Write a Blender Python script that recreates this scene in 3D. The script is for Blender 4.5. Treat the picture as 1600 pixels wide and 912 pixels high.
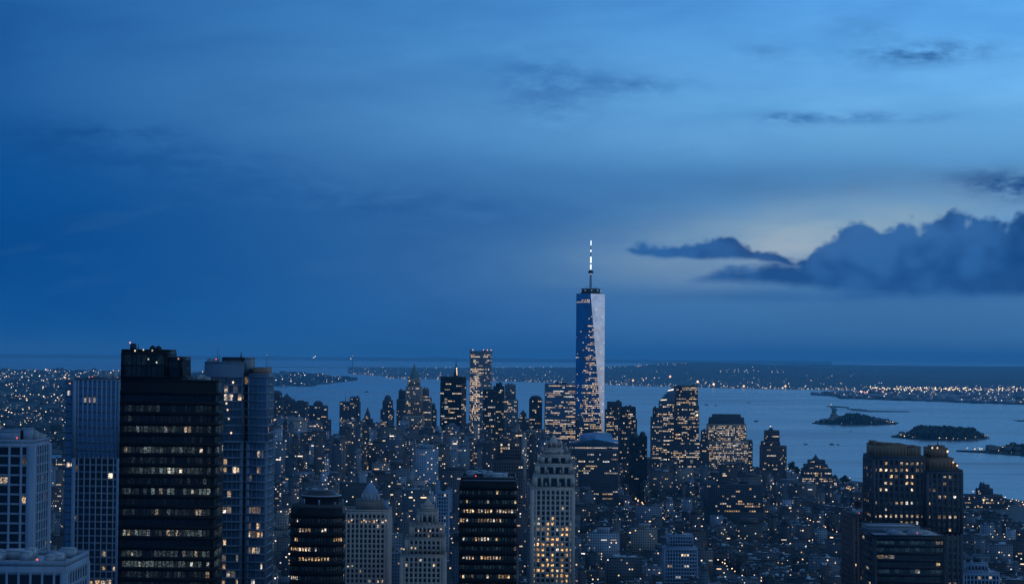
import bpy, math, random
import numpy as np
from mathutils import Matrix, Vector

scene = bpy.context.scene
for o in list(bpy.data.objects):
    bpy.data.objects.remove(o)
COL = scene.collection
R = math.radians
rng = random.Random(11)
nrg = np.random.default_rng(11)

# ------------------------------------------------------------------ camera
F = 3200.0                      # focal length in photograph pixels (1600 wide)
HOR = 553.0                     # eye level at the middle of the frame
TILT = 0.0083                   # roll of the horizon
CAMZ = 274.0
pitch = math.atan((HOR - 456.0) / F)
camd = bpy.data.cameras.new('camera')
camd.sensor_width = 36.0
camd.lens = F / 1600.0 * 36.0
camd.clip_start = 1.0
camd.clip_end = 2.0e6
cam = bpy.data.objects.new('camera', camd)
COL.objects.link(cam)
M = Matrix.Rotation(math.pi / 2 + pitch, 4, 'X') @ Matrix.Rotation(math.atan(TILT), 4, 'Z')
cam.matrix_world = Matrix.Translation((0, 0, CAMZ)) @ M
scene.camera = cam
M3 = M.to_3x3()

def at(px, py, d):
    """point at depth d (metres along +Y) seen at photograph pixel px, py"""
    v = M3 @ Vector((px - 800.0, 456.0 - py, -F))
    k = d / v.y
    return v.x * k, d, CAMZ + v.z * k

def pix(x, y, z):
    v = M3.transposed() @ Vector((x, y, z - CAMZ))
    return 800.0 + F * v.x / -v.z, 456.0 - F * v.y / -v.z

def hor(px):
    return HOR + TILT * (px - 800.0)

def gd(px, py):
    """depth of sea level at a pixel"""
    return CAMZ * F / (py - hor(px))

def gp(px, py):
    d = gd(px, py)
    return at(px, py, d)[0], d

# ------------------------------------------------------------------ render settings
scene.view_settings.view_transform = 'Standard'
scene.view_settings.look = 'None'
scene.view_settings.exposure = 0.0
scene.view_settings.gamma = 1.0
scene.view_settings.use_curve_mapping = False
cy = scene.cycles
cy.max_bounces = 4
cy.diffuse_bounces = 2
cy.glossy_bounces = 2
cy.transmission_bounces = 2
cy.volume_bounces = 1
cy.transparent_max_bounces = 4
cy.sample_clamp_indirect = 1.0
cy.sample_clamp_direct = 6.0
cy.caustics_reflective = False
cy.caustics_refractive = False
cy.use_denoising = True
try:
    cy.denoiser = 'OPENIMAGEDENOISE'
    cy.denoising_input_passes = 'RGB_ALBEDO_NORMAL'
    cy.denoising_prefilter = 'ACCURATE'
except Exception:
    pass

# ------------------------------------------------------------------ node helper
class NT:
    def __init__(s, tree):
        s.t = tree
    def new(s, kind, **kw):
        n = s.t.nodes.new(kind)
        for k, v in kw.items():
            setattr(n, k, v)
        return n
    def put(s, sock, v):
        if v is None:
            return
        if isinstance(v, bpy.types.NodeSocket):
            s.t.links.new(v, sock)
        else:
            if hasattr(sock.default_value, '__len__') and not hasattr(v, '__len__'):
                v = (v, v, v)
            if hasattr(v, '__len__') and hasattr(sock.default_value, '__len__') and len(v) == 3 and len(sock.default_value) == 4:
                v = (*v, 1.0)
            sock.default_value = v
    def m(s, op, a, b=None, c=None, clamp=False):
        n = s.new('ShaderNodeMath', operation=op, use_clamp=clamp)
        for i, v in enumerate((a, b, c)):
            s.put(n.inputs[i], v)
        return n.outputs[0]
    def add(s, a, b): return s.m('ADD', a, b)
    def sub(s, a, b): return s.m('SUBTRACT', a, b)
    def mul(s, a, b): return s.m('MULTIPLY', a, b)
    def div(s, a, b): return s.m('DIVIDE', a, b)
    def step(s, x, lo, hi, a=0.0, b=1.0, kind='SMOOTHSTEP'):
        n = s.new('ShaderNodeMapRange', interpolation_type=kind, clamp=True)
        for i, v in enumerate((x, lo, hi, a, b)):
            s.put(n.inputs[i], v)
        return n.outputs[0]
    def mix(s, f, a, b, mode='MIX'):
        n = s.new('ShaderNodeMix', data_type='RGBA', blend_type=mode)
        n.clamp_factor = True
        s.put(n.inputs[0], f); s.put(n.inputs[6], a); s.put(n.inputs[7], b)
        return n.outputs[2]
    def vec(s, x, y, z=0.0):
        n = s.new('ShaderNodeCombineXYZ')
        for i, v in enumerate((x, y, z)):
            s.put(n.inputs[i], v)
        return n.outputs[0]
    def noise(s, v, scale=1.0, detail=4.0, rough=0.5, two=False):
        n = s.new('ShaderNodeTexNoise', noise_dimensions='2D' if two else '3D')
        s.put(n.inputs['Vector'], v)
        n.inputs['Scale'].default_value = scale
        n.inputs['Detail'].default_value = detail
        n.inputs['Roughness'].default_value = rough
        return n.outputs['Fac']
    def gauss(s, x, c, w):
        t = s.div(s.sub(x, c), w)
        return s.m('EXPONENT', s.mul(s.mul(t, t), -1.0))
    def curve(s, x, pts):
        n = s.new('ShaderNodeFloatCurve')
        c = n.mapping.curves[0]
        while len(c.points) < len(pts):
            c.points.new(0.5, 0.5)
        for p, (a, b) in zip(c.points, pts):
            p.location = (a, b)
            p.handle_type = 'AUTO_CLAMPED'
        n.mapping.update()
        s.put(n.inputs['Value'], x)
        return n.outputs[0]

# ------------------------------------------------------------------ sky (dusk, glow in the west = +X)
world = bpy.data.worlds.new('World')
scene.world = world
world.use_nodes = True
wt = world.node_tree
wt.nodes.clear()
W = NT(wt)
tc = W.new('ShaderNodeTexCoord')
sep = W.new('ShaderNodeSeparateXYZ')
wt.links.new(tc.outputs['Generated'], sep.inputs[0])
dx, dy, dz = sep.outputs
az = W.m('ARCTAN2', dx, dy)
el = W.m('ARCSINE', dz)
elp = W.m('MAXIMUM', el, 0.0)
yy = W.m('MAXIMUM', dy, 0.12)
U = W.add(W.mul(W.div(dx, yy), F), 800.0)
V = W.sub(W.add(W.mul(W.sub(U, 800.0), TILT), HOR), W.mul(W.div(dz, yy), F))
front = W.step(dy, 0.5, 0.8)
side = W.step(az, W.sub(-0.24, W.mul(W.step(el, 0.06, 0.13), 0.12)), 0.31)
# vertical gradients: darker side and brighter side
def ramp(x, stops):
    n = W.new('ShaderNodeValToRGB')
    e = n.color_ramp.elements
    while len(e) < len(stops):
        e.new(0.5)
    for q, (p, c) in zip(e, stops):
        q.position = p
        q.color = (*c, 1.0)
    n.color_ramp.interpolation = 'B_SPLINE'
    W.put(n.inputs[0], x)
    return n.outputs[0]
es = W.m('POWER', W.div(elp, math.pi / 2), 0.5)       # 0.33 = 10 deg, 0.236 = 5 deg
left = ramp(es, [(0.0, (.0020, .090, .335)), (0.12, (.0016, .084, .320)), (0.19, (.0010, .068, .270)), (0.25, (.0020, .088, .325)), (0.31, (.0030, .082, .305)), (0.37, (.010, .10, .34)), (0.6, (.065, .175, .43)), (1.0, (.125, .245, .48))])
right = ramp(es, [(0.0, (.060, .190, .42)), (0.13, (.075, .240, .49)), (0.20, (.100, .30, .59)), (0.25, (.165, .46, .83)), (0.285, (.185, .52, .94)), (0.32, (.115, .42, .89)), (0.37, (.11, .39, .84)), (0.6, (.145, .34, .66)), (1.0, (.145, .270, .50))])
col = W.mix(side, left, right)
# far round to the east the sky keeps the darker side's look; the sun has set in the west
gl = W.mul(W.gauss(az, 1.62, 0.52), W.gauss(el, 0.070, 0.042))
col = W.mix(W.mul(gl, 0.85), col, (.92, .80, .77))
nis = W.new('ShaderNodeTexSky', sky_type='NISHITA')
nis.sun_disc = False
nis.sun_elevation = R(-1.0)
nis.sun_rotation = R(93)
nis.altitude = 270
col = W.mix(1.0, col, W.mix(1.0, nis.outputs[0], (0.002, 0.003, 0.004), 'MULTIPLY'), 'ADD')
# thin uneven cloud all round
vp = W.noise(W.vec(W.mul(az, 3.2), W.mul(el, 13.0)), 1.0, 4.0, 0.55, True)
vpm = W.step(vp, 0.30, 0.72, 1.12, 0.62)
plain = W.mix(1.0, col, W.vec(vpm, W.add(W.mul(vpm, 0.85), 0.13), W.add(W.mul(vpm, 0.7), 0.27)), 'MULTIPLY')
# broad thin cloud veils

q1 = W.vec(W.mul(U, 0.0016), W.mul(V, 0.0060))
v1 = W.noise(q1, 1.0, 5.0, 0.55, True)
q2 = W.vec(W.mul(U, 0.0034), W.add(W.mul(V, 0.016), W.mul(U, 0.0016)), 7.0)
v2 = W.noise(q2, 1.0, 6.0, 0.6, True)
veil = W.step(W.add(W.mul(v1, 0.65), W.mul(v2, 0.35)), 0.38, 0.66)
veil = W.mul(veil, front)
col = W.mix(W.mul(veil, 0.42), col, W.mix(1.0, col, (.42, .60, .74), 'MULTIPLY'))
light = W.mul(W.step(v2, 0.55, 0.75), front)
col = W.mix(W.mul(light, 0.05), col, (.12, .32, .62))

def blob(cx, cyy, rx, ry, slope=0.0):
    uu = W.div(W.sub(U, cx), rx)
    vv = W.div(W.sub(W.sub(V, cyy), W.mul(W.sub(U, cx), slope)), ry)
    return W.m('EXPONENT', W.mul(W.add(W.mul(uu, uu), W.mul(vv, vv)), -1.0))
n_f = W.noise(W.vec(W.mul(U, 0.018), W.mul(V, 0.05), 3.0), 1.0, 5.0, 0.6, True)
n_b = W.noise(W.vec(W.mul(U, 0.008), W.mul(V, 0.03), 9.0), 1.0, 5.0, 0.55, True)
# grey sheet above the cloud bank, then the pale gap
sheet = W.mul(blob(1330, 285, 520, 38, -0.02), W.add(0.35, n_b))
col = W.mix(W.mul(sheet, 0.80), col, (.042, .165, .39))
pale = W.mul(blob(1380, 212, 360, 52, -0.03), W.add(0.4, n_b))
col = W.mix(W.mul(pale, 0.42), col, (.15, .39, .66))
gap = W.mul(blob(1290, 362, 330, 54, -0.11), W.add(0.45, n_b))
col = W.mix(W.mul(gap, 0.82), col, (.28, .42, .53))
gap3 = W.mul(blob(1238, 385, 85, 27, -0.08), W.add(0.5, n_b))
col = W.mix(W.mul(gap3, 0.62), col, (.44, .51, .56))
gap2 = W.mul(blob(1085, 428, 130, 26, 0.02), W.add(0.45, n_b))
col = W.mix(W.mul(gap2, 0.55), col, (.19, .305, .46))
low = W.mul(blob(1450, 490, 420, 55), 0.6)
col = W.mix(low, col, (.055, .165, .355))
# loose dark wisps
for cx, cyy, rx, ry, sl, amt, dark in [(1445, 82, 105, 18, -.03, 1.0, (.022, .115, .33)), (1232, 185, 36, 9, 0, 1.2, (.020, .12, .36)),
                                       (1330, 183, 140, 9, -.01, .75, (.030, .15, .42)), (1195, 80, 50, 16, .05, .55, (.05, .2, .50)),
                                       (985, 132, 90, 18, .04, .6, (.026, .13, .38)), (850, 135, 90, 60, .05, .55, (.018, .105, .35)),
                                       (105, 212, 150, 24, .0, .8, (.006, .07, .26)), (560, 320, 330, 26, .05, .45, (.008, .08, .29)),
                                       (1345, 45, 60, 18, .02, .5, (.06, .22, .5)), (1590, 292, 90, 22, .10, 1.15, (.006, .060, .235)),
                                       (150, 250, 330, 40, .06, .5, (.005, .07, .27))]:
    b = W.mul(blob(cx, cyy, rx, ry, sl), W.step(W.add(W.mul(n_f, 0.6), W.mul(n_b, 0.4)), 0.30, 0.66))
    col = W.mix(W.mul(b, amt), col, dark)
# cumulus bank
uc = W.m('DIVIDE', W.sub(U, 940.0), 1060.0, clamp=True)      # 940 .. 2000
def cp(pts):
    return [((a - 940.0) / 1060.0, (500.0 - b) / 300.0) for a, b in pts]
fbm = W.noise(W.vec(W.mul(U, 0.020), W.mul(V, 0.024), 1.5), 1.0, 5.0, 0.5, True)
vor = W.new('ShaderNodeTexVoronoi', feature='SMOOTH_F1', voronoi_dimensions='2D')
vor.inputs['Scale'].default_value = 1.0
vor.inputs['Smoothness'].default_value = 0.35
W.put(vor.inputs['Vector'], W.vec(W.mul(U, 0.024), W.mul(V, 0.024), 0.0))
vor2 = W.new('ShaderNodeTexVoronoi', feature='SMOOTH_F1', voronoi_dimensions='2D')
vor2.inputs['Scale'].default_value = 1.0
vor2.inputs['Smoothness'].default_value = 0.25
W.put(vor2.inputs['Vector'], W.vec(W.add(W.mul(U, 0.060), W.mul(fbm, 1.2)), W.mul(V, 0.066), 0.0))
bill = W.add(W.mul(W.sub(0.5, vor.outputs['Distance']), 24.0), W.mul(W.sub(fbm, 0.5), 30.0))
bill = W.add(bill, W.mul(W.sub(0.5, vor2.outputs['Distance']), 13.0))
bill1 = W.mul(bill, W.step(U, 1225.0, 1310.0, 0.28, 1.0))
H = W.sub(500.0, V)                                           # height above y=500
topc = W.mul(W.curve(uc, cp([(940, 420), (1085, 436), (1120, 424), (1200, 414), (1256, 407), (1272, 390), (1300, 372), (1350, 350), (1385, 352), (1440, 358), (1478, 334), (1520, 342), (1560, 350), (1600, 338), (1700, 330), (1850, 380), (2000, 440)])), 300.0)
botc = W.mul(W.curve(uc, cp([(940, 424), (1085, 440), (1160, 440), (1250, 447), (1350, 457), (1450, 460), (1600, 460), (1800, 458), (2000, 452)])), 300.0)
m1 = W.mul(W.step(U, 1062.0, 1105.0), W.step(W.sub(W.add(topc, W.add(bill1, W.mul(W.sub(n_f, 0.5), 20.0))), H), -7.0, 11.0)); m1 = W.mul(m1, W.step(W.sub(H, W.add(botc, W.mul(W.sub(fbm, 0.5), 10.0))), -9.0, 9.0))
top2 = W.mul(W.curve(uc, cp([(940, 400), (972, 392), (990, 382), (1030, 382), (1080, 378), (1110, 370), (1140, 369), (1165, 380), (1185, 394), (1230, 404), (1270, 409), (1300, 420), (2000, 430)])), 300.0)
bot2 = W.mul(W.curve(uc, cp([(940, 402), (972, 392), (1000, 399), (1060, 404), (1160, 406), (1200, 412), (1300, 424), (2000, 431)])), 300.0)
m2 = W.mul(W.step(W.sub(W.add(top2, W.mul(bill, 0.6)), H), -3.0, 8.0), W.step(W.sub(H, W.add(bot2, W.mul(W.sub(fbm, 0.5), 12.0))), -3.0, 7.0))
bank = W.m('MAXIMUM', m1, m2)
bank = W.mul(W.mul(W.mul(bank, front), W.step(U, 1990.0, 1800.0)), W.step(U, 958.0, 985.0))
shade = W.noise(W.vec(W.mul(U, 0.007), W.mul(V, 0.012), 4.0), 1.0, 3.0, 0.5, True)
ccol = W.mix(W.step(W.add(shade, W.mul(W.sub(0.45, vor.outputs['Distance']), 0.22)), 0.30, 0.72), (.0018, .052, .215), (.022, .122, .36))
ccol = W.mix(W.step(U, 1480.0, 1640.0), ccol, W.mix(1.0, ccol, (.5, .72, .80), 'MULTIPLY'))
ccol = W.mix(W.mul(W.step(V, 400.0, 465.0), 0.35), ccol, (.030, .105, .29))
col = W.mix(W.mul(bank, 0.93), col, ccol)
skirt = W.mul(W.mul(blob(1300, 462, 330, 10), n_b), 0.9)
col = W.mix(skirt, col, (.016, .095, .30))
# the clouded part of the sky passes into the even dusk overhead, behind and below the horizon
under = W.step(dz, 0.0, -0.02)
plain = W.mix(under, plain, (.010, .05, .15))
zone = W.mul(W.mul(front, W.step(el, 0.42, 0.26)), W.step(dz, -0.02, 0.0))
bg = W.new('ShaderNodeBackground')
W.put(bg.inputs[0], col)
bg0 = W.new('ShaderNodeBackground')
W.put(bg0.inputs[0], plain)
mx = W.new('ShaderNodeMixShader')
W.put(mx.inputs[0], zone)
wt.links.new(bg0.outputs[0], mx.inputs[1])
wt.links.new(bg.outputs[0], mx.inputs[2])
wo = W.new('ShaderNodeOutputWorld')
wt.links.new(mx.outputs[0], wo.inputs[0])
world.cycles.sampling_method = 'MANUAL'
world.cycles.sample_map_resolution = 1024

# the last light from the west, below the cloud: very weak, very soft
sund = bpy.data.lights.new('sun', 'SUN')
sund.energy = 0.10
sund.angle = R(25)
sund.color = (1.0, .80, .72)
sun = bpy.data.objects.new('sun', sund)
COL.objects.link(sun)
sun.rotation_euler = Vector((-math.sin(R(93)), -math.cos(R(93)), -math.sin(R(8)))).to_track_quat('-Z', 'Y').to_euler()

# ------------------------------------------------------------------ materials
MATS = {}
def material(name):
    m = bpy.data.materials.new(name)
    m.use_nodes = True
    m.node_tree.nodes.clear()
    MATS[name] = m
    n = NT(m.node_tree)
    b = n.new('ShaderNodeBsdfPrincipled')
    o = n.new('ShaderNodeOutputMaterial')
    m.node_tree.links.new(b.outputs[0], o.inputs[0])
    try:
        m.cycles.emission_sampling = 'NONE'
    except Exception:
        pass
    return m, n, b

def wall_mat(name, base, rough=0.8, var=0.25, scale=0.15, streak=0.25, spec=0.4):
    m, n, b = material(name)
    tcn = n.new('ShaderNodeTexCoord')
    sp = n.new('ShaderNodeSeparateXYZ')
    m.node_tree.links.new(tcn.outputs['Object'], sp.inputs[0])
    n1 = n.noise(tcn.outputs['Object'], scale, 5.0, 0.6)
    h = n.add(sp.outputs[0], sp.outputs[1])
    n2 = n.noise(n.vec(n.mul(h, 0.7), n.mul(sp.outputs[2], 0.05)), 1.0, 3.0, 0.6)
    f = n.add(n.mul(n.sub(n1, 0.5), 2 * var), n.mul(n.sub(n2, 0.5), 2 * streak))
    f = n.add(f, 1.0)
    c = n.mix(1.0, base, n.vec(f, f, f), 'MULTIPLY')
    n.put(b.inputs['Base Color'], c)
    b.inputs['Roughness'].default_value = rough
    b.inputs['Specular IOR Level'].default_value = spec
    return m

def tint_mat(name, grid=True):
    """city walls: each building's own colour comes from the 'tint' attribute, far window grid from the object's own coordinates"""
    m, n, b = material(name)
    a = n.new('ShaderNodeAttribute', attribute_name='tint')
    tcn = n.new('ShaderNodeTexCoord')
    g = n.new('ShaderNodeNewGeometry')
    vt = n.new('ShaderNodeVectorTransform', vector_type='NORMAL', convert_from='WORLD', convert_to='OBJECT')
    m.node_tree.links.new(g.outputs['True Normal'], vt.inputs[0])
    sp = n.new('ShaderNodeSeparateXYZ'); m.node_tree.links.new(tcn.outputs['Object'], sp.inputs[0])
    sn = n.new('ShaderNodeSeparateXYZ'); m.node_tree.links.new(vt.outputs[0], sn.inputs[0])
    nx = n.m('GREATER_THAN', n.m('ABSOLUTE', sn.outputs[0]), 0.7)
    u = n.add(n.mul(sp.outputs[0], n.sub(1.0, nx)), n.mul(sp.outputs[1], nx))
    n1 = n.noise(tcn.outputs['Object'], 0.12, 4.0, 0.6)
    f = n.add(0.6, n.mul(n1, 0.8))
    c = n.mix(1.0, a.outputs['Color'], n.vec(f, f, f), 'MULTIPLY')
    if grid:
        fu = n.m('FRACT', n.div(u, 2.9))
        fv = n.m('FRACT', n.div(sp.outputs[2], 3.3))
        wu = n.mul(n.m('GREATER_THAN', fu, 0.28), n.m('LESS_THAN', fu, 0.74))
        wv = n.mul(n.m('GREATER_THAN', fv, 0.30), n.m('LESS_THAN', fv, 0.80))
        vert = n.m('LESS_THAN', n.m('ABSOLUTE', sn.outputs[2]), 0.4)
        w = n.mul(n.mul(wu, wv), vert)
        c = n.mix(w, c, (.012, .016, .024))
        n.put(b.inputs['Roughness'], n.sub(0.85, n.mul(w, 0.65)))
    else:
        b.inputs['Roughness'].default_value = 0.85
    n.put(b.inputs['Base Color'], c)
    return m

def pane_mat(name, base, rough=0.08, metallic=0.0, var=0.9, room=1.7):
    """window glass with its room behind it: 'lit' holds the lamp light of that room (zero when the lights are out)"""
    m, n, b = material(name)
    a = n.new('ShaderNodeAttribute', attribute_name='lit')
    tcn = n.new('ShaderNodeTexCoord')
    n1 = n.noise(tcn.outputs['Object'], room, 3.0, 0.7)
    f = n.step(n1, 0.42, 0.60, 1.0 - var, 1.0 + var)
    n.put(b.inputs['Base Color'], base)
    b.inputs['Roughness'].default_value = rough
    b.inputs['Metallic'].default_value = metallic
    n.put(b.inputs['Emission Color'], n.mix(1.0, a.outputs['Color'], n.vec(f, f, f), 'MULTIPLY'))
    b.inputs['Emission Strength'].default_value = 1.0
    return m

wall_mat('concrete_pale', (.23, .285, .35))
wall_mat('concrete_grey', (.20, .21, .22))
wall_mat('stone_cream', (.56, .42, .33))
wall_mat('stone_beige', (.46, .335, .26))
wall_mat('brick_brown', (.13, .085, .075))
wall_mat('brick_tan', (.22, .165, .13))
wall_mat('stone_dark', (.075, .075, .085))
wall_mat('metal_black', (.008, .009, .011), 0.45, .2, spec=.12)
wall_mat('metal_dark', (.024, .028, .034), 0.4, .2, spec=.25)
wall_mat('metal_steel', (.30, .32, .34), 0.35, .2)
wall_mat('frame_blue', (.10, .155, .21), 0.3, .2)
wall_mat('roof_grey', (.16, .17, .18), 0.9, .4, .3)
wall_mat('roof_dark', (.05, .055, .06), 0.9, .4, .3)
wall_mat('roof_pale', (.34, .36, .38), 0.9, .3, .3)
wall_mat('copper_green', (.11, .20, .17), 0.7)
wall_mat('timber', (.10, .065, .045), 0.85)
wall_mat('brass_crown', (.27, .165, .10), 0.7)
tint_mat('city_wall')
tint_mat('city_roof', False)
pane_mat('pane', (.012, .017, .026))
pane_mat('pane_black', (.006, .008, .012), 0.12)
pane_mat('pane_blue', (.17, .28, .40), 0.14, 0.65, .7)
pane_mat('pane_far', (.016, .022, .034), 0.15, 0.0, .5, .4)
pane_mat('mirror_band', (.19, .25, .33), 0.16, 0.92, .2)
pane_mat('pane_mirror', (.27, .36, .47), 0.10, 0.92, .2)
for k_ in ('pane_mirror', 'mirror_band'):       # glass panels never quite line up
    n = NT(MATS[k_].node_tree)
    b = next(q for q in MATS[k_].node_tree.nodes if q.type == 'BSDF_PRINCIPLED')
    tcn = n.new('ShaderNodeTexCoord')
    n1 = n.noise(tcn.outputs['Object'], 0.045, 4.0, 0.6)
    f = n.step(n1, 0.3, 0.7, 0.78, 1.1)
    bc = tuple(b.inputs['Base Color'].default_value)[:3]
    n.put(b.inputs['Base Color'], n.mix(1.0, bc, n.vec(f, f, f), 'MULTIPLY'))
    bp = n.new('ShaderNodeBump')
    bp.inputs['Distance'].default_value = 0.6
    bp.inputs['Strength'].default_value = 0.12
    n.put(bp.inputs['Height'], n.noise(tcn.outputs['Object'], 0.10, 2.0, 0.5))
    MATS[k_].node_tree.links.new(bp.outputs[0], b.inputs['Normal'])

m, n, b = material('lamp_light')
a = n.new('ShaderNodeAttribute', attribute_name='lit')
n.put(b.inputs['Base Color'], (.2, .2, .2))
n.put(b.inputs['Emission Color'], a.outputs['Color'])
b.inputs['Emission Strength'].default_value = 1.35

m, n, b = material('asphalt')
g = n.new('ShaderNodeNewGeometry')
n1 = n.noise(g.outputs['Position'], 0.02, 6.0, 0.65)
n.put(b.inputs['Base Color'], n.mix(n1, (.022, .024, .027), (.075, .078, .082)))
b.inputs['Roughness'].default_value = 0.85

m, n, b = material('land')
g = n.new('ShaderNodeNewGeometry')
n1 = n.noise(g.outputs['Position'], 0.004, 8.0, 0.7)
n2 = n.noise(g.outputs['Position'], 0.0011, 5.0, 0.6)
c = n.mix(n.step(n1, 0.35, 0.65), (.018, .028, .020), (.085, .085, .080))
n.put(b.inputs['Base Color'], n.mix(n.step(n2, 0.4, 0.6), c, (.022, .032, .022)))
b.inputs['Roughness'].default_value = 0.9

m, n, b = material('foliage')
g = n.new('ShaderNodeNewGeometry')
n1 = n.noise(g.outputs['Position'], 0.12, 3.0, 0.6)
n.put(b.inputs['Base Color'], n.mix(n1, (.012, .022, .012), (.050, .075, .032)))
b.inputs['Roughness'].default_value = 0.8

m, n, b = material('water')
g = n.new('ShaderNodeNewGeometry')
sp = n.new('ShaderNodeSeparateXYZ'); m.node_tree.links.new(g.outputs['Position'], sp.inputs[0])
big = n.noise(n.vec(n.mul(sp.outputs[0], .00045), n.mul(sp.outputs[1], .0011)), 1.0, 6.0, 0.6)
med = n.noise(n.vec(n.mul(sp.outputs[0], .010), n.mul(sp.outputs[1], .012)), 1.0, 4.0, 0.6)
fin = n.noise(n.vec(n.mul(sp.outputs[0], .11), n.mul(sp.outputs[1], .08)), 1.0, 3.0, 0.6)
n.put(b.inputs['Base Color'], n.mix(n.mul(n.step(n.noise(n.vec(n.mul(sp.outputs[0], .0011), n.mul(sp.outputs[1], .0085), 2.0), 1.0, 5.0, 0.6), 0.50, 0.68), 0.55), n.mix(n.step(big, 0.35, 0.65), (.16, .205, .24), (.23, .265, .29)), (.08, .12, .15)))  # darker reflection of smooth streaks and paler sheen put into the base colour
stk_ = n.noise(n.vec(n.mul(sp.outputs[0], .0011), n.mul(sp.outputs[1], .0085), 2.0), 1.0, 5.0, 0.6)
stk_ = n.step(stk_, 0.52, 0.70)
n.put(b.inputs['Roughness'], n.add(n.step(big, 0.34, 0.66, 0.12, 0.38, 'LINEAR'), n.mul(stk_, 0.12)))
bp = n.new('ShaderNodeBump')
bp.inputs['Strength'].default_value = 1.0
bp.inputs['Distance'].default_value = 1.0
n.put(bp.inputs['Height'], n.add(n.mul(med, 3.0), n.mul(fin, 1.2)))
m.node_tree.links.new(bp.outputs[0], b.inputs['Normal'])
b.inputs['IOR'].default_value = 2.0

# ------------------------------------------------------------------ mesh builder
BOXF = np.array([[0, 1, 5, 4], [1, 3, 7, 5], [3, 2, 6, 7], [2, 0, 4, 6], [4, 5, 7, 6], [2, 3, 1, 0]])
BOXV = np.array([[x, y, z] for z in (-.5, .5) for y in (-.5, .5) for x in (-.5, .5)])

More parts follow.
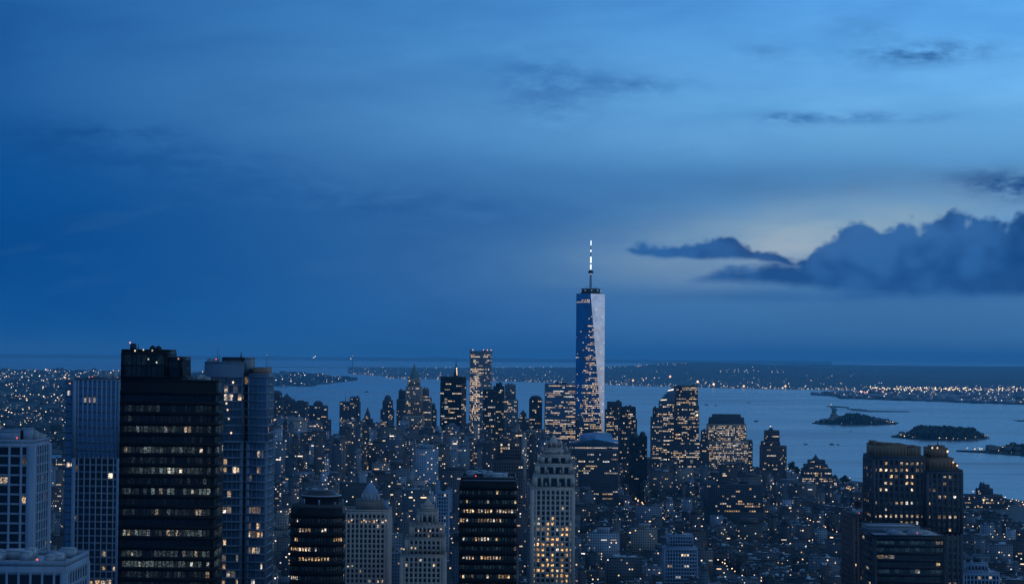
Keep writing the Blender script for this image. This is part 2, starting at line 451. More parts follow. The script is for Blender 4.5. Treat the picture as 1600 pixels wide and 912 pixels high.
class MB:
    def __init__(s):
        s.v = []; s.nv = 0; s.q = []; s.qm = []; s.ql = []; s.qt = []
        s.t = []; s.tm = []; s.tl = []; s.tt = []
    def _addv(s, P):
        P = np.asarray(P, float).reshape(-1, 3)
        k = s.nv; s.v.append(P); s.nv += len(P)
        return k
    def _face(s, idx, mat, lit, tint):
        idx = np.asarray(idx, int)
        n_ = len(idx)
        tri = idx.shape[1] == 3
        (s.t if tri else s.q).append(idx)
        (s.tm if tri else s.qm).append(np.broadcast_to(np.asarray(mat, int), (n_,)).copy())
        (s.tl if tri else s.ql).append(np.broadcast_to(np.asarray(lit, float), (n_, 3)).copy())
        (s.tt if tri else s.qt).append(np.broadcast_to(np.asarray(tint, float), (n_, 3)).copy())
    def boxes(s, c, size, mat=0, tint=(.1, .1, .1), lit=(0, 0, 0)):
        c = np.asarray(c, float).reshape(-1, 3); size = np.broadcast_to(np.asarray(size, float), c.shape)
        n_ = len(c)
        P = c[:, None, :] + BOXV[None] * size[:, None, :]
        k = s._addv(P)
        f = (k + 8 * np.arange(n_))[:, None, None] + BOXF[None]
        tint = np.repeat(np.broadcast_to(np.asarray(tint, float), (n_, 3)), 6, 0)
        lit = np.repeat(np.broadcast_to(np.asarray(lit, float), (n_, 3)), 6, 0)
        s._face(f.reshape(-1, 4), mat, lit, tint)
    def box(s, x0, x1, y0, y1, z0, z1, mat=0, tint=(.1, .1, .1), lit=(0, 0, 0)):
        s.boxes([((x0 + x1) / 2, (y0 + y1) / 2, (z0 + z1) / 2)], [(x1 - x0, y1 - y0, z1 - z0)], mat, tint, lit)
    def quads(s, P, mat=0, lit=(0, 0, 0), tint=(.1, .1, .1)):
        P = np.asarray(P, float).reshape(-1, 4, 3)
        k = s._addv(P)
        s._face(k + np.arange(len(P) * 4).reshape(-1, 4), mat, lit, tint)
    def tris(s, P, mat=0, lit=(0, 0, 0), tint=(.1, .1, .1)):
        P = np.asarray(P, float).reshape(-1, 3, 3)
        k = s._addv(P)
        s._face(k + np.arange(len(P) * 3).reshape(-1, 3), mat, lit, tint)
    def loft(s, rings, mat=0, cap=True, tint=(.1, .1, .1), lit=(0, 0, 0)):
        """rings: list of (n,3) arrays, all the same n"""
        n_ = len(rings[0]); ks = [s._addv(r) for r in rings]
        f = []
        for a, b_ in zip(ks[:-1], ks[1:]):
            for i in range(n_):
                j = (i + 1) % n_
                f.append((a + i, a + j, b_ + j, b_ + i))
        s._face(f, mat, lit, tint)
        if cap:
            r = np.asarray(rings[-1], float); c = s._addv(r.mean(0))
            s._face([(ks[-1] + i, ks[-1] + (i + 1) % n_, c) for i in range(n_)], mat, lit, tint)
    def lathe(s, cx, cy_, prof, seg=10, mat=0, tint=(.1, .1, .1), lit=(0, 0, 0), sq=False, rot=0.0):
        a = np.arange(seg) * 2 * math.pi / seg + rot
        s.loft([np.stack([cx + r * np.cos(a), cy_ + r * np.sin(a), np.full(seg, z)], 1) for r, z in prof], mat, True, tint, lit)
    def empty(s):
        return s.nv == 0
    def build(s, name, mats, parent=None, kind=None, smooth=False):
        me = bpy.data.meshes.new(name)
        V_ = np.concatenate(s.v) if s.v else np.zeros((0, 3))
        Q = np.concatenate(s.q) if s.q else np.zeros((0, 4), int)
        T = np.concatenate(s.t) if s.t else np.zeros((0, 3), int)
        me.vertices.add(len(V_)); me.vertices.foreach_set('co', V_.astype(np.float32).ravel())
        loops = np.concatenate([Q.ravel(), T.ravel()]).astype(np.int32)
        me.loops.add(len(loops)); me.loops.foreach_set('vertex_index', loops)
        nq, nt = len(Q), len(T)
        me.polygons.add(nq + nt)
        st = np.concatenate([np.arange(nq) * 4, nq * 4 + np.arange(nt) * 3]).astype(np.int32)
        me.polygons.foreach_set('loop_start', st)
        mi = np.concatenate(s.qm + s.tm) if (s.qm or s.tm) else np.zeros(0, int)
        me.polygons.foreach_set('material_index', mi.astype(np.int32))
        if smooth:
            me.polygons.foreach_set('use_smooth', np.ones(nq + nt, bool))
        for key, arr in (('lit', s.ql + s.tl), ('tint', s.qt + s.tt)):
            A = np.concatenate(arr) if arr else np.zeros((0, 3))
            at_ = me.attributes.new(key, 'FLOAT_COLOR', 'FACE')
            at_.data.foreach_set('color', np.concatenate([A, np.ones((len(A), 1))], 1).astype(np.float32).ravel())
        me.update(calc_edges=True)
        if isinstance(mats, str):
            mats = [mats]
        for k in mats:
            me.materials.append(MATS[k])
        ob = bpy.data.objects.new(name, me)
        COL.objects.link(ob)
        if parent is not None:
            ob.parent = parent
        if kind:
            ob['kind'] = kind
        return ob

def thing(name, label, cat, loc=(0, 0, 0), rotz=0.0, group=None):
    o = bpy.data.objects.new(name, None)
    COL.objects.link(o)
    o.location = loc
    o.rotation_euler = (0, 0, rotz)
    o['label'] = label; o['category'] = cat
    if group:
        o['group'] = group
    return o

def tag(o, label, cat, group=None):
    o['label'] = label; o['category'] = cat
    if group:
        o['group'] = group
    return o

WARM = np.array([(1.0, .60, .28), (1.0, .68, .38), (1.0, .76, .52), (1.0, .84, .68), (.95, .90, .84)])
def glow(n_, lo=0.35, hi=1.3, p=(.18, .26, .27, .20, .09)):
    i = np.array(rng.choices(range(5), p, k=n_))
    return WARM[i] * nrg.uniform(lo, hi, n_)[:, None]

# ------------------------------------------------------------------ water
mb = MB()
ys = np.concatenate([[-2000, 0, 1500], np.geomspace(3000, 390000, 40)])
half = np.array([4000.0 + 1.0 * max(y, 0) for y in ys])
xs = np.linspace(-1, 1, 25)
P = []
for i in range(len(ys) - 1):
    for j in range(24):
        P.append([(xs[j] * half[i], ys[i], 0), (xs[j + 1] * half[i], ys[i], 0), (xs[j + 1] * half[i + 1], ys[i + 1], 0), (xs[j] * half[i + 1], ys[i + 1], 0)])
mb.quads(P)
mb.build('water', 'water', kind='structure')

# ------------------------------------------------------------------ land
def inside(poly, x, y):
    c = False
    j = len(poly) - 1
    for i in range(len(poly)):
        xi, yi = poly[i]; xj, yj = poly[j]
        if (yi > y) != (yj > y) and x < (xj - xi) * (y - yi) / (yj - yi) + xi:
            c = not c
        j = i
    return c

def land(name, poly, z=3.0, mat='asphalt', label=None):
    import bmesh
    bm = bmesh.new()
    vs = [bm.verts.new((x, y, z)) for x, y in poly]
    f = bm.faces.new(vs)
    lo = [bm.verts.new((x, y, -2.0)) for x, y in poly]
    n_ = len(vs)
    for i in range(n_):
        bm.faces.new((vs[i], vs[(i + 1) % n_], lo[(i + 1) % n_], lo[i]))
    bmesh.ops.recalc_face_normals(bm, faces=bm.faces)
    if f.normal.z < 0:
        bmesh.ops.reverse_faces(bm, faces=bm.faces)
    bmesh.ops.triangulate(bm, faces=[f])
    me = bpy.data.meshes.new(name); bm.to_mesh(me); bm.free()
    me.materials.append(MATS[mat])
    o = bpy.data.objects.new(name, me); COL.objects.link(o)
    o['kind'] = 'structure'
    return o

def wobble(pts, step, amp):
    out = []
    n_ = len(pts)
    for i in range(n_):
        a = np.array(pts[i], float); b_ = np.array(pts[(i + 1) % n_], float)
        L = np.linalg.norm(b_ - a); k = max(1, int(L / step))
        for j in range(k):
            p = a + (b_ - a) * j / k
            out.append(tuple(p + (nrg.normal(0, amp, 2) if j else 0)))
    return out

MAN = [(-6000, -400), (2000, -400), (1300, 3000), (1060, 3650), (985, 3900), (800, 4350), (690, 4700), (600, 5050), (480, 5350), (250, 5600), (-100, 5750), (-450, 5700), (-640, 5480), (-720, 5100), (-1100, 4600), (-6000, 4600)]
land('ground', MAN)
BKL = [(-9000, 5400), (-1050, 5400), (-1100, 6600), (-1760, 11000), (-2400, 16300)]
BKL += [gp(*p) for p in [(420, 603.5), (455, 603), (487, 603.5), (489, 601.5), (512, 599.5), (535, 596.5), (558, 593.4), (545, 591), (522, 589), (500, 587.3), (460, 585.5), (420, 584.5), (320, 583), (150, 580.5), (-80, 578)]] + [(-12000, 20000)]
land('peninsula_ground', wobble(BKL, 900, 25), 3.0, 'land')
PORT = [gp(*p) for p in [(1266, 616.5), (1300, 618.5), (1314, 620), (1313, 622.6), (1345, 623.2), (1400, 625.2), (1450, 626.5), (1500, 628.6), (1560, 630.6), (1640, 633.5), (1700, 612), (1640, 606), (1500, 605), (1380, 606), (1368, 611), (1330, 613.5), (1295, 615)]]
land('harbour_ground', wobble(PORT, 260, 14), 4.0, 'land')

# hills across the bay
def hills(name, shore, px0, px1, ridge, deep, top_fn, seed):
    """heightfield: shore(px) gives the near edge, top_fn(px) the pixel row of the ridge line at depth ridge"""
    nu, nv_ = 150, 26
    pxs = np.linspace(px0, px1, nu)
    r_ = random.Random(seed)
    ph = [(r_.uniform(.004, .05), r_.uniform(0, 6.28), r_.uniform(.3, 1)) for _ in range(9)]
    V_ = np.zeros((nu, nv_, 3))
    for i, px in enumerate(pxs):
        d0 = gd(px, shore(px))
        zr = max(6.0, CAMZ - (top_fn(px) - hor(px)) * ridge / F)
        for j in range(nv_):
            t = j / (nv_ - 1)
            d = d0 + (deep - d0) * t ** 1.3
            tr = min(1.0, (d - d0) / (ridge - d0))
            w = sum(a_ * math.sin(px * k + ph_ + d * .0011 * (1 + q_ * .3)) for q_, (k, ph_, a_) in enumerate(ph)) / 5
            h = 3.0 + (zr - 3.0) * (tr ** 1.25) * (1 + .16 * w * (1 - tr * .6))
            if d > ridge:
                h *= max(0.0, 1 - (d - ridge) / (deep - ridge))
            if j == 0:
                h = -2.0
            V_[i, j] = ((px - 800.0) * d / F, d, h)
    return V_

def grid_obj(name, V_, mat):
    nu, nv_, _ = V_.shape
    mb = MB()
    k = mb._addv(V_)
    I = np.arange(nu * nv_).reshape(nu, nv_)
    f = np.stack([I[:-1, :-1], I[1:, :-1], I[1:, 1:], I[:-1, 1:]], -1).reshape(-1, 4)
    mb._face(k + f, 0, (0, 0, 0), (.1, .1, .1))
    return mb.build(name, mat, kind='structure', smooth=True)

def interp(pts):
    xs_ = [p[0] for p in pts]; ys_ = [p[1] for p in pts]
    return lambda x: float(np.interp(x, xs_, ys_))

shoreA = interp([(545, 583), (556, 585), (602, 587), (606, 591), (690, 592.5), (900, 599), (1000, 603), (1150, 607), (1300, 609.5), (1380, 611), (1800, 618)])
topA = interp([(545, 580), (556, 575), (640, 574.5), (800, 574), (930, 573), (980, 571), (1030, 567.5), (1085, 565.5), (1140, 566.5), (1200, 569), (1260, 573), (1330, 580), (1400, 586), (1800, 592)])
HA = hills('h', shoreA, 545, 1800, 32000, 40000, topA, 3)
grid_obj('hills', HA, 'land')
shoreB = interp([(1150, 590), (1250, 600), (1330, 604.5), (1700, 606)])
topB = interp([(1150, 576), (1200, 570), (1260, 568.5), (1340, 569.5), (1450, 571), (1560, 572), (1800, 570)])
HB = hills('h', shoreB, 1150, 1800, 44000, 56000, topB, 8)
grid_obj('hill_ridge', HB, 'land')

# far coast low on the sea
def coast(name, px0, px1, d, zt, seed):
    r_ = random.Random(seed)
    pxs = np.linspace(px0, px1, 120)
    V_ = np.zeros((120, 3, 3))
    ph = [(r_.uniform(.005, .08), r_.uniform(0, 6.28)) for _ in range(6)]
    for i, px in enumerate(pxs):
        z = zt * (0.8 + .2 * sum(math.sin(px * k + p) for k, p in ph) / 6)
        for j, (dd, zz) in enumerate(((0, -2), (3000, z), (9000, 0))):
            V_[i, j] = ((px - 800) * (d + dd) / F, d + dd, zz)
    return grid_obj(name, V_, 'land')
coast('far_coast', -200, 1300, 70000, 150, 2)

# ------------------------------------------------------------------ buildings: generic facade
GZ = 3.0          # street level
def face_frames(w, dp):
    """front, right, back, left: origin corner, direction, outward normal, length (local coordinates, footprint centred)"""
    return [((-w / 2, -dp / 2), (1, 0), (0, -1), w), ((w / 2, -dp / 2), (0, 1), (1, 0), dp),
            ((w / 2, dp / 2), (-1, 0), (0, 1), w), ((-w / 2, dp / 2), (0, -1), (-1, 0), dp)]

def lit_pattern(nf, nb, prob, run=0.55, floor_var=0.8, hi=1.25, lo=0.3):
    """rooms with their lamps on: floors differ, neighbours tend to share"""
    L = np.zeros((nf, nb, 3))
    for j in range(nf):
        p = prob * max(0.03, 1 + floor_var * nrg.normal() * 0.9)
        if nrg.random() < 0.12 * floor_var:
            p = min(0.9, prob * 3.2)
        on = nrg.random() < p
        g = glow(1, lo, hi)[0]
        for i in range(nb):
            if nrg.random() > run:
                on = nrg.random() < p
                g = glow(1, lo, hi)[0]
            if on:
                L[j, i] = g * nrg.uniform(.55, 1.1)
    return L

def facade(tier, st, frame, rows, cx=0.0, cy_=0.0, faces=(0, 1, 2, 3)):
    """tier = (w, dp, z0, z1). frame: MB for piers (material 0) and floor bands (material 1); rows: callback(floor, quads, lit, face)"""
    w, dp, z0, z1 = tier
    nf = max(1, round((z1 - z0) / st['fh']))
    fh = (z1 - z0) / nf
    pw, sh, pr, sr = st['pw'], st['sh'] * fh, st['pr'], st['sr']
    cw = st.get('cw', pw * 1.5)
    for fi, ((ox, oy), (ux, uy), (nx, ny), L) in enumerate(face_frames(w, dp)):
        if fi not in faces:
            continue
        nb = max(1, round(L / st['bay'])); bay = L / nb
        pat = st['lit'](nf, nb, fi) if callable(st['lit']) else lit_pattern(nf, nb, st['lit'] if fi != 2 else st['lit'] * .5, st.get('run', .55), st.get('fvar', .8), st.get('hi', 1.25), st.get('lo', .3))
        if st.get('dim') is not None:
            a_, b_ = st['dim']
            base = nrg.uniform(a_, b_, (nf, nb, 1)) * np.array((.42, .85, 1.0)) * (nrg.random((nf, 1, 1)) ** 2 * 2)
            pat = pat + base * (pat.sum(-1, keepdims=True) == 0)
        # piers
        pe = st.get('pier_every', 1)
        ii = np.arange(pe, nb, pe)
        if pw > 0 and len(ii):
            s_ = ii * bay
            c = np.stack([ox + ux * s_ + nx * pr / 2, oy + uy * s_ + ny * pr / 2, np.full(len(ii), (z0 + z1) / 2)], 1)
            frame.boxes(c + np.array((cx, cy_, 0)), (abs(ux) * pw + abs(nx) * pr, abs(uy) * pw + abs(ny) * pr, z1 - z0), 0)
        mw = st.get('mull', 0)
        if mw:
            ii = np.arange(1, nb); s_ = ii * bay
            c = np.stack([ox + ux * s_ + nx * .06, oy + uy * s_ + ny * .06, np.full(len(ii), (z0 + z1) / 2)], 1)
            frame.boxes(c + np.array((cx, cy_, 0)), (abs(ux) * mw + abs(nx) * .12, abs(uy) * mw + abs(ny) * .12, z1 - z0 - .2), 0)
        # floor bands
        if sh > 0:
            zz = z0 + fh * np.arange(nf + 1)
            hh = np.full(nf + 1, sh); hh[0] = hh[-1] = sh * 1.15
            Lb = L - 0.02
            c = np.stack([np.full(nf + 1, ox + ux * L / 2 + nx * sr / 2), np.full(nf + 1, oy + uy * L / 2 + ny * sr / 2), zz], 1)
            sz = np.stack([np.full(nf + 1, abs(ux) * Lb + abs(nx) * sr), np.full(nf + 1, abs(uy) * Lb + abs(ny) * sr), hh], 1)
            frame.boxes(c + np.array((cx, cy_, 0)), sz, 1)
        gap = pw if pe == 1 else mw
        for j in range(nf):
            s0 = np.arange(nb) * bay + gap / 2 + .04; s1 = (np.arange(nb) + 1) * bay - gap / 2 - .04
            za, zb = z0 + j * fh + sh / 2, z0 + (j + 1) * fh - sh / 2
            e = .05
            A = np.stack([cx + ox + ux * s0 + nx * e, cy_ + oy + uy * s0 + ny * e, np.full(nb, za)], 1)
            B = np.stack([cx + ox + ux * s1 + nx * e, cy_ + oy + uy * s1 + ny * e, np.full(nb, za)], 1)
            C = B.copy(); C[:, 2] = zb
            D = A.copy(); D[:, 2] = zb
            rows(j, np.stack([A, B, C, D], 1), pat[j], fi)
    # corners
    if cw > 0:
        for sx in (-1, 1):
            for sy in (-1, 1):
                q = cw + 2 * pr
                frame.boxes([(cx + sx * (w / 2 - cw / 2), cy_ + sy * (dp / 2 - cw / 2), (z0 + z1) / 2)], [(q, q, z1 - z0 + .05)], 0)
    return nf, fh

def parapet(mb, w, dp, z, h=1.2, t=.4, cx=0, cy_=0, mat=0):
    mb.box(cx - w / 2, cx + w / 2, cy_ - dp / 2, cy_ - dp / 2 + t, z, z + h, mat)
    mb.box(cx - w / 2, cx + w / 2, cy_ + dp / 2 - t, cy_ + dp / 2, z, z + h, mat)
    mb.box(cx - w / 2, cx - w / 2 + t, cy_ - dp / 2 + t, cy_ + dp / 2 - t, z, z + h, mat)
    mb.box(cx + w / 2 - t, cx + w / 2, cy_ - dp / 2 + t, cy_ + dp / 2 - t, z, z + h, mat)

def water_tank(parent, x, y, z, r=2.2):
    mb = MB()
    for a_ in (.8, 2.36, 3.93, 5.5):
        mb.boxes([(x + r * .75 * math.cos(a_), y + r * .75 * math.sin(a_), z + 1.2)], [(.25, .25, 2.4)], 1)
    mb.lathe(x, y, [(r, z + 2.4), (r, z + 6.2), (r * 1.06, z + 6.25), (.1, z + 8.2)], 10, 0)
    return mb.build('water_tank', ['timber', 'metal_dark'], parent)

def roof_units(parent, w, dp, z, n_, cx=0, cy_=0, hmax=4.0, mat='metal_steel'):
    for _ in range(n_):
        a_, b_, h = rng.uniform(2.0, max(2.5, w * .22)), rng.uniform(2.0, max(2.5, dp * .25)), rng.uniform(1.4, hmax)
        x = cx + rng.uniform(-.36, .36) * w; y = cy_ + rng.uniform(-.36, .36) * dp
        mb = MB()
        mb.box(x - a_ / 2, x + a_ / 2, y - b_ / 2, y + b_ / 2, z, z + h)
        mb.box(x - a_ / 2 + .2, x + a_ / 2 - .2, y - b_ / 2 + .2, y + b_ / 2 - .2, z + h, z + h + .35)
        if rng.random() < .5:
            mb.lathe(x, y, [(min(a_, b_) * .22, z + h + .35), (min(a_, b_) * .22, z + h + .7)], 8)
        mb.build('roof_unit', mat, parent)

def rooms(Q, L):
    """a lit room rarely fills its pane: blinds and furniture leave a smaller bright patch in a dim window"""
    Q = np.asarray(Q, float); L = np.asarray(L, float)
    on = np.where(L.sum(1) > .45)[0]
    if not len(on):
        return Q, L
    A = Q[on]; ux = A[:, 1] - A[:, 0]; uz = A[:, 3] - A[:, 0]
    nn = np.cross(ux, uz); nn /= np.linalg.norm(nn, axis=1)[:, None]
    w = nrg.uniform(.35, .92, (len(on), 1)); x0 = nrg.random((len(on), 1)) * (1 - w)
    h = nrg.uniform(.45, .95, (len(on), 1)); z0 = nrg.random((len(on), 1)) * (1 - h) * .6
    p = A[:, 0] + ux * x0 + uz * z0 + nn * .03
    S = np.stack([p, p + ux * w, p + ux * w + uz * h, p + uz * h], 1)
    L2 = L.copy(); L2[on] *= nrg.uniform(.06, .35, (len(on), 1))
    return np.concatenate([Q, S]), np.concatenate([L2, L[on] * 1.45])

HEROES = []       # footprints: x0, x1, y0, y1
LABELLED = []     # (px, py, short phrase) for placing small buildings in words

class Tower:
    """a named building: front face at depth d, spans given in photograph pixels, turned into metres"""
    def __init__(s, name, label, d, px0, px1, depth, rotz=0.0, group=None, short=None, ytop=None):
        xa, xb = at(px0, 700, d)[0], at(px1, 700, d)[0]
        s.d = d; s.w = xb - xa; s.cx = (xa + xb) / 2; s.dp = depth; s.cy = d + depth / 2
        s.root = thing(name, label, 'building', (s.cx, s.cy, 0), rotz, group)
        HEROES.append((xa - 6, xb + 6, d - 8, d + depth + 8))
        if short:
            LABELLED.append(((px0 + px1) / 2, ytop or 800, short))
    def z(s, py, px=None):
        px = pix(s.cx, s.d, 100)[0] if px is None else px
        return at(px, py, s.d)[2]
    def x(s, px, py=700):
        return at(px, py, s.d)[0] - s.cx
    def walls(s, tiers, mat, name='wall', roof='roof_grey', par=1.2):
        """tiers: (w, dp, z0, z1, cx, cy)"""
        for w, dp, z0, z1, cx, cy_ in tiers:
            mb = MB(); mb.box(cx - w / 2, cx + w / 2, cy_ - dp / 2, cy_ + dp / 2, z0, z1)
            mb.build(name, mat, s.root)
            r_ = MB(); r_.box(cx - w / 2 + .5, cx + w / 2 - .5, cy_ - dp / 2 + .5, cy_ + dp / 2 - .5, z1, z1 + .25)
            r_.build('roof', roof, s.root)
            if par:
                p = MB(); parapet(p, w, dp, z1 + .003, par, .45, cx, cy_)
                p.build('parapet', mat, s.root)
    def grid(s, tiers, st, mode='rows', cap=300):
        """mode rows: one window_row per floor; each: every pane of the seen sides an object; joined: one far-off mass of windows"""
        pane = st.get('pane', 'pane')
        frame = MB()
        mass = MB()
        each = [0]
        for ti, (w, dp, z0, z1, cx, cy_) in enumerate(tiers):
            per = {}
            def cb(j, Q, L, fi):
                if mode == 'rows':
                    per.setdefault(j, MB()).quads(*(lambda a: (a[0], 0, a[1]))(rooms(Q, L)))
                elif mode == 'each' and fi in st.get('each_faces', (0, 1)) and each[0] + len(Q) <= cap and Q[0, 2, 2] > st.get('each_from', -1e9):
                    for q, l in zip(Q, L):
                        m_ = MB(); q2, l2 = rooms([q], [l]); m_.quads(q2, 0, l2); m_.build('window', pane, s.root)
                    each[0] += len(Q)
                else:
                    mass.quads(*(lambda a: (a[0], 0, a[1]))(rooms(Q, L)))
            facade((w, dp, z0, z1), st, frame, cb, cx, cy_, st.get('faces', (0, 1, 2, 3)))
            for j, m_ in per.items():
                m_.build('window_row', pane, s.root, kind='stuff')
        if not mass.empty():
            mass.build('windows', pane, s.root, kind='stuff')
        if not frame.empty():
            frame.build('facade_frame', [st['frame'], st.get('band', st['frame'])], s.root, kind='stuff')

def mast(parent, x, y, z0, z1, r=.5, mat='metal_dark', name='antenna'):
    mb = MB()
    mb.lathe(x, y, [(r, z0), (r * .8, z0 + (z1 - z0) * .4), (r * .5, z0 + (z1 - z0) * .42), (r * .25, z1)], 6)
    return mb.build(name, mat, parent)

def beacon(parent, x, y, z, c=(1.2, .75, .4), r=.6, name='roof_lamp'):
    mb = MB()
    mb.lathe(x, y, [(r * .3, z - r), (r, z), (r * .3, z + r)], 6, lit=c)
    return mb.build(name, 'lamp_light', parent)

# ------------------------------------------------------------------ near towers
# pale concrete slab at the frame's left edge
t = Tower('concrete_tower', 'pale concrete slab tower with deep dark window bays at the far left edge', 690, -40, 52, 25, short='the pale concrete slab tower', ytop=690)
z1 = t.z(692)
t.walls([(t.w, t.dp, GZ, z1, 0, 0)], 'concrete_pale', roof='roof_pale')
st = dict(fh=3.25, bay=3.65, pw=.75, sh=.22, pr=.55, sr=.3, cw=1.6, lit=.03, run=.2, frame='concrete_pale', pane='pane', hi=.7, lo=.1, faces=(0, 1, 3), each_faces=(0, 1), each_from=190.0)
t.grid([(t.w, t.dp, z1 - 3.25 * 40, z1 - 1.0, 0, 0)], st, 'each', 300)
zc = z1
pa, pb = t.x(-20), t.x(33)
t.walls([(pb - pa, t.dp * .6, zc + .3, t.z(676), (pa + pb) / 2, -2)], 'concrete_pale', 'penthouse', par=.8)
t.walls([(t.x(33) - t.x(18), 6, zc + .3, t.z(671), (t.x(33) + t.x(18)) / 2 + 2.2, -6.5)], 'concrete_pale', 'lift_house', par=.5)
roof_units(t.root, t.w, t.dp * .7, zc + .25, 4, 4, 2)
# low podium roof under it
t = Tower('flat_roofed_block', 'blue-grey flat roofed block with cluttered roof at the bottom left corner', 560, -60, 106, 30, short='the flat roofed corner block', ytop=880)
z1 = t.z(884)
t.walls([(t.w, t.dp, GZ, z1, 0, 0)], 'concrete_pale', roof='roof_pale', par=1.5)
st = dict(fh=4.2, bay=3.2, pw=.6, sh=.30, pr=.35, sr=.2, cw=1.2, lit=.04, frame='concrete_pale', pane='pane', faces=(0, 1))
t.grid([(t.w, t.dp, z1 - 4.2 * 16, z1 - 1.6, 0, 0)], st, 'rows')
roof_units(t.root, t.w, t.dp, z1 + .25, 12, 0, 0, 2.6)

# pale glass slab
t = Tower('glass_slab', 'tall pale blue-grey glass slab with fine vertical fins, beside the black banded tower', 960, 114, 187, 26, short='the pale glass slab', ytop=592)
z1 = t.z(594)
t.walls([(t.w, t.dp, GZ, z1, 0, 0)], 'metal_dark', roof='roof_grey', par=1.0)
zs = t.z(715)
up = dict(fh=3.5, bay=2.1, pw=.75, sh=.30, pr=.45, sr=.12, cw=.8, lit=.015, frame='concrete_pale', band='frame_blue', pane='pane_blue', lo=.1, hi=.5, faces=(0, 1, 3))
t.grid([(t.w, t.dp, zs, z1, 0, 0)], up, 'rows')
dn = dict(fh=3.3, bay=2.6, pw=.5, sh=.24, pr=.4, sr=.3, cw=1.0, lit=.08, run=.15, frame='concrete_pale', band='concrete_grey', pane='pane', hi=.8, lo=.12, faces=(0, 1, 3))
t.grid([(t.w, t.dp, zs - 3.3 * 34, zs, 0, 0)], dn, 'each', 300)
wa, wb = t.x(97), t.x(114)
t.walls([(wb - wa - .1, t.dp * .7, GZ, t.z(596), (wa + wb) / 2, 2.5)], 'frame_blue', 'side_wing', par=.8)
t.grid([(wb - wa - .1, t.dp * .7, zs - 100, t.z(597), (wa + wb) / 2, 2.5)], dict(fh=3.4, bay=3.0, pw=.2, sh=.3, pr=.15, sr=.25, cw=.4, lit=.03, frame='frame_blue', pane='pane_blue', faces=(0,)), 'rows')
beacon(t.root, t.x(103), -6, t.z(599), (1.3, .8, .4), .9)
roof_units(t.root, t.w, t.dp, z1 + .25, 4)

# black banded tower
t = Tower('black_tower', 'black glass tower with dim horizontal window bands and a taller stepped upper block', 775, 187, 336, 22, short='the black banded tower', ytop=560)
zt, zs = t.z(549), t.z(597)
bx = t.x(283)
wl = bx + t.w / 2
t.walls([(t.w, t.dp, GZ, zs, 0, 0)], 'metal_black', roof='roof_dark', par=1.0)
wm = t.x(259) + t.w / 2
t.walls([(wm, t.dp - 1.2, zs + .3, zt, -t.w / 2 + wm / 2 + .02, 0)], 'metal_black', 'upper_block', roof='roof_dark', par=.8)
t.walls([(wl - wm, t.dp - 3, zs + .3, t.z(560), -t.w / 2 + wm + (wl - wm) / 2, -.6)], 'metal_dark', 'upper_block', roof='roof_dark', par=.8)
def black_lit(nf, nb, fi):
    L = np.zeros((nf, nb, 3))
    # rows counted from the shoulder down: brightness of each floor as in the picture
    prof = [.0, .25, .10, .5, .05, .85, .12, .95, .08, .9, .03, .35, 0, .75, .0, .85, .9, .28, .05, .0, .35, .3, .0, .5, .12, 0, .04, .45, .7]
    for j in range(nf):
        k = nf - 1 - j
        p = prof[k % len(prof)] if k < len(prof) else nrg.random() * .6
        dim = np.array((.55, .72, .70)) * .068 * p
        seg = np.interp(np.arange(nb), np.linspace(0, nb, 8), nrg.uniform(.15, 1.6, 8))
        for i in range(nb):
            L[j, i] = dim * nrg.gamma(1.3, .8) * seg[i]
            if nrg.random() < .10 * p:
                L[j, i] += glow(1, .08, .6, (.05, .15, .3, .3, .2))[0] * nrg.uniform(.3, 1)
    return L
st = dict(fh=1.95 * 1.0, bay=1.5, pw=0, mull=.16, sh=.0, pr=.1, sr=.2, cw=1.2, lit=black_lit, frame='metal_black', pane='pane_black', faces=(0, 1, 3))
st['fh'] = 3.9; st['sh'] = .42; st['pier_every'] = 1000
nfl = int((zs - 4 - 60) / 3.9)
t.grid([(t.w, t.dp, zs - 4 - 3.9 * 34, zs - 4, 0, 0)], st, 'rows')
st2 = dict(st); st2['lit'] = .012; st2['sh'] = .12; st2['bay'] = 1.9; st2['lo'] = .1; st2['hi'] = .5; st2['dim'] = (0, .012)
t.grid([(wm, t.dp - 1.2, zs + 2, zt - 1, -t.w / 2 + wm / 2 + .02, 0)], st2, 'rows')
t.grid([(wl - wm, t.dp - 3, zs + 2, t.z(562), -t.w / 2 + wm + (wl - wm) / 2, -.6)], st2, 'rows')
mb = MB(); x_ = t.x(199); mb.box(x_ - 1.0, x_ + 1.2, -3, -.8, zt, t.z(538)); mb.box(x_ - .7, x_ + .9, -2.7, -1.1, t.z(538), t.z(536.5)); mb.build('vent_stack', 'metal_dark', t.root)
mast(t.root, x_ + 2.0, -2, zt, t.z(535.5), .25)
for px, py, c in [(201, 535.5, (.9, .4, .35)), (209, 548, (.9, .75, .55)), (222, 546.5, (.55, .5, .42)), (236, 547.5, (.4, .36, .3)), (230, 561, (.45, .42, .32)), (243, 566, (.6, .6, .42)), (277, 560, (.5, .22, .15))]:
    beacon(t.root, t.x(px), -t.dp / 2 - .2, t.z(py), c, .34)
roof_units(t.root, wm * .5, t.dp * .5, zt + .25, 2, -t.w / 2 + wm / 2 + 2, 4, 1.2, 'metal_dark')
roof_units(t.root, 9, t.dp * .7, zs + .25, 5, t.w / 2 - 6, 0, 2.2, 'metal_steel')

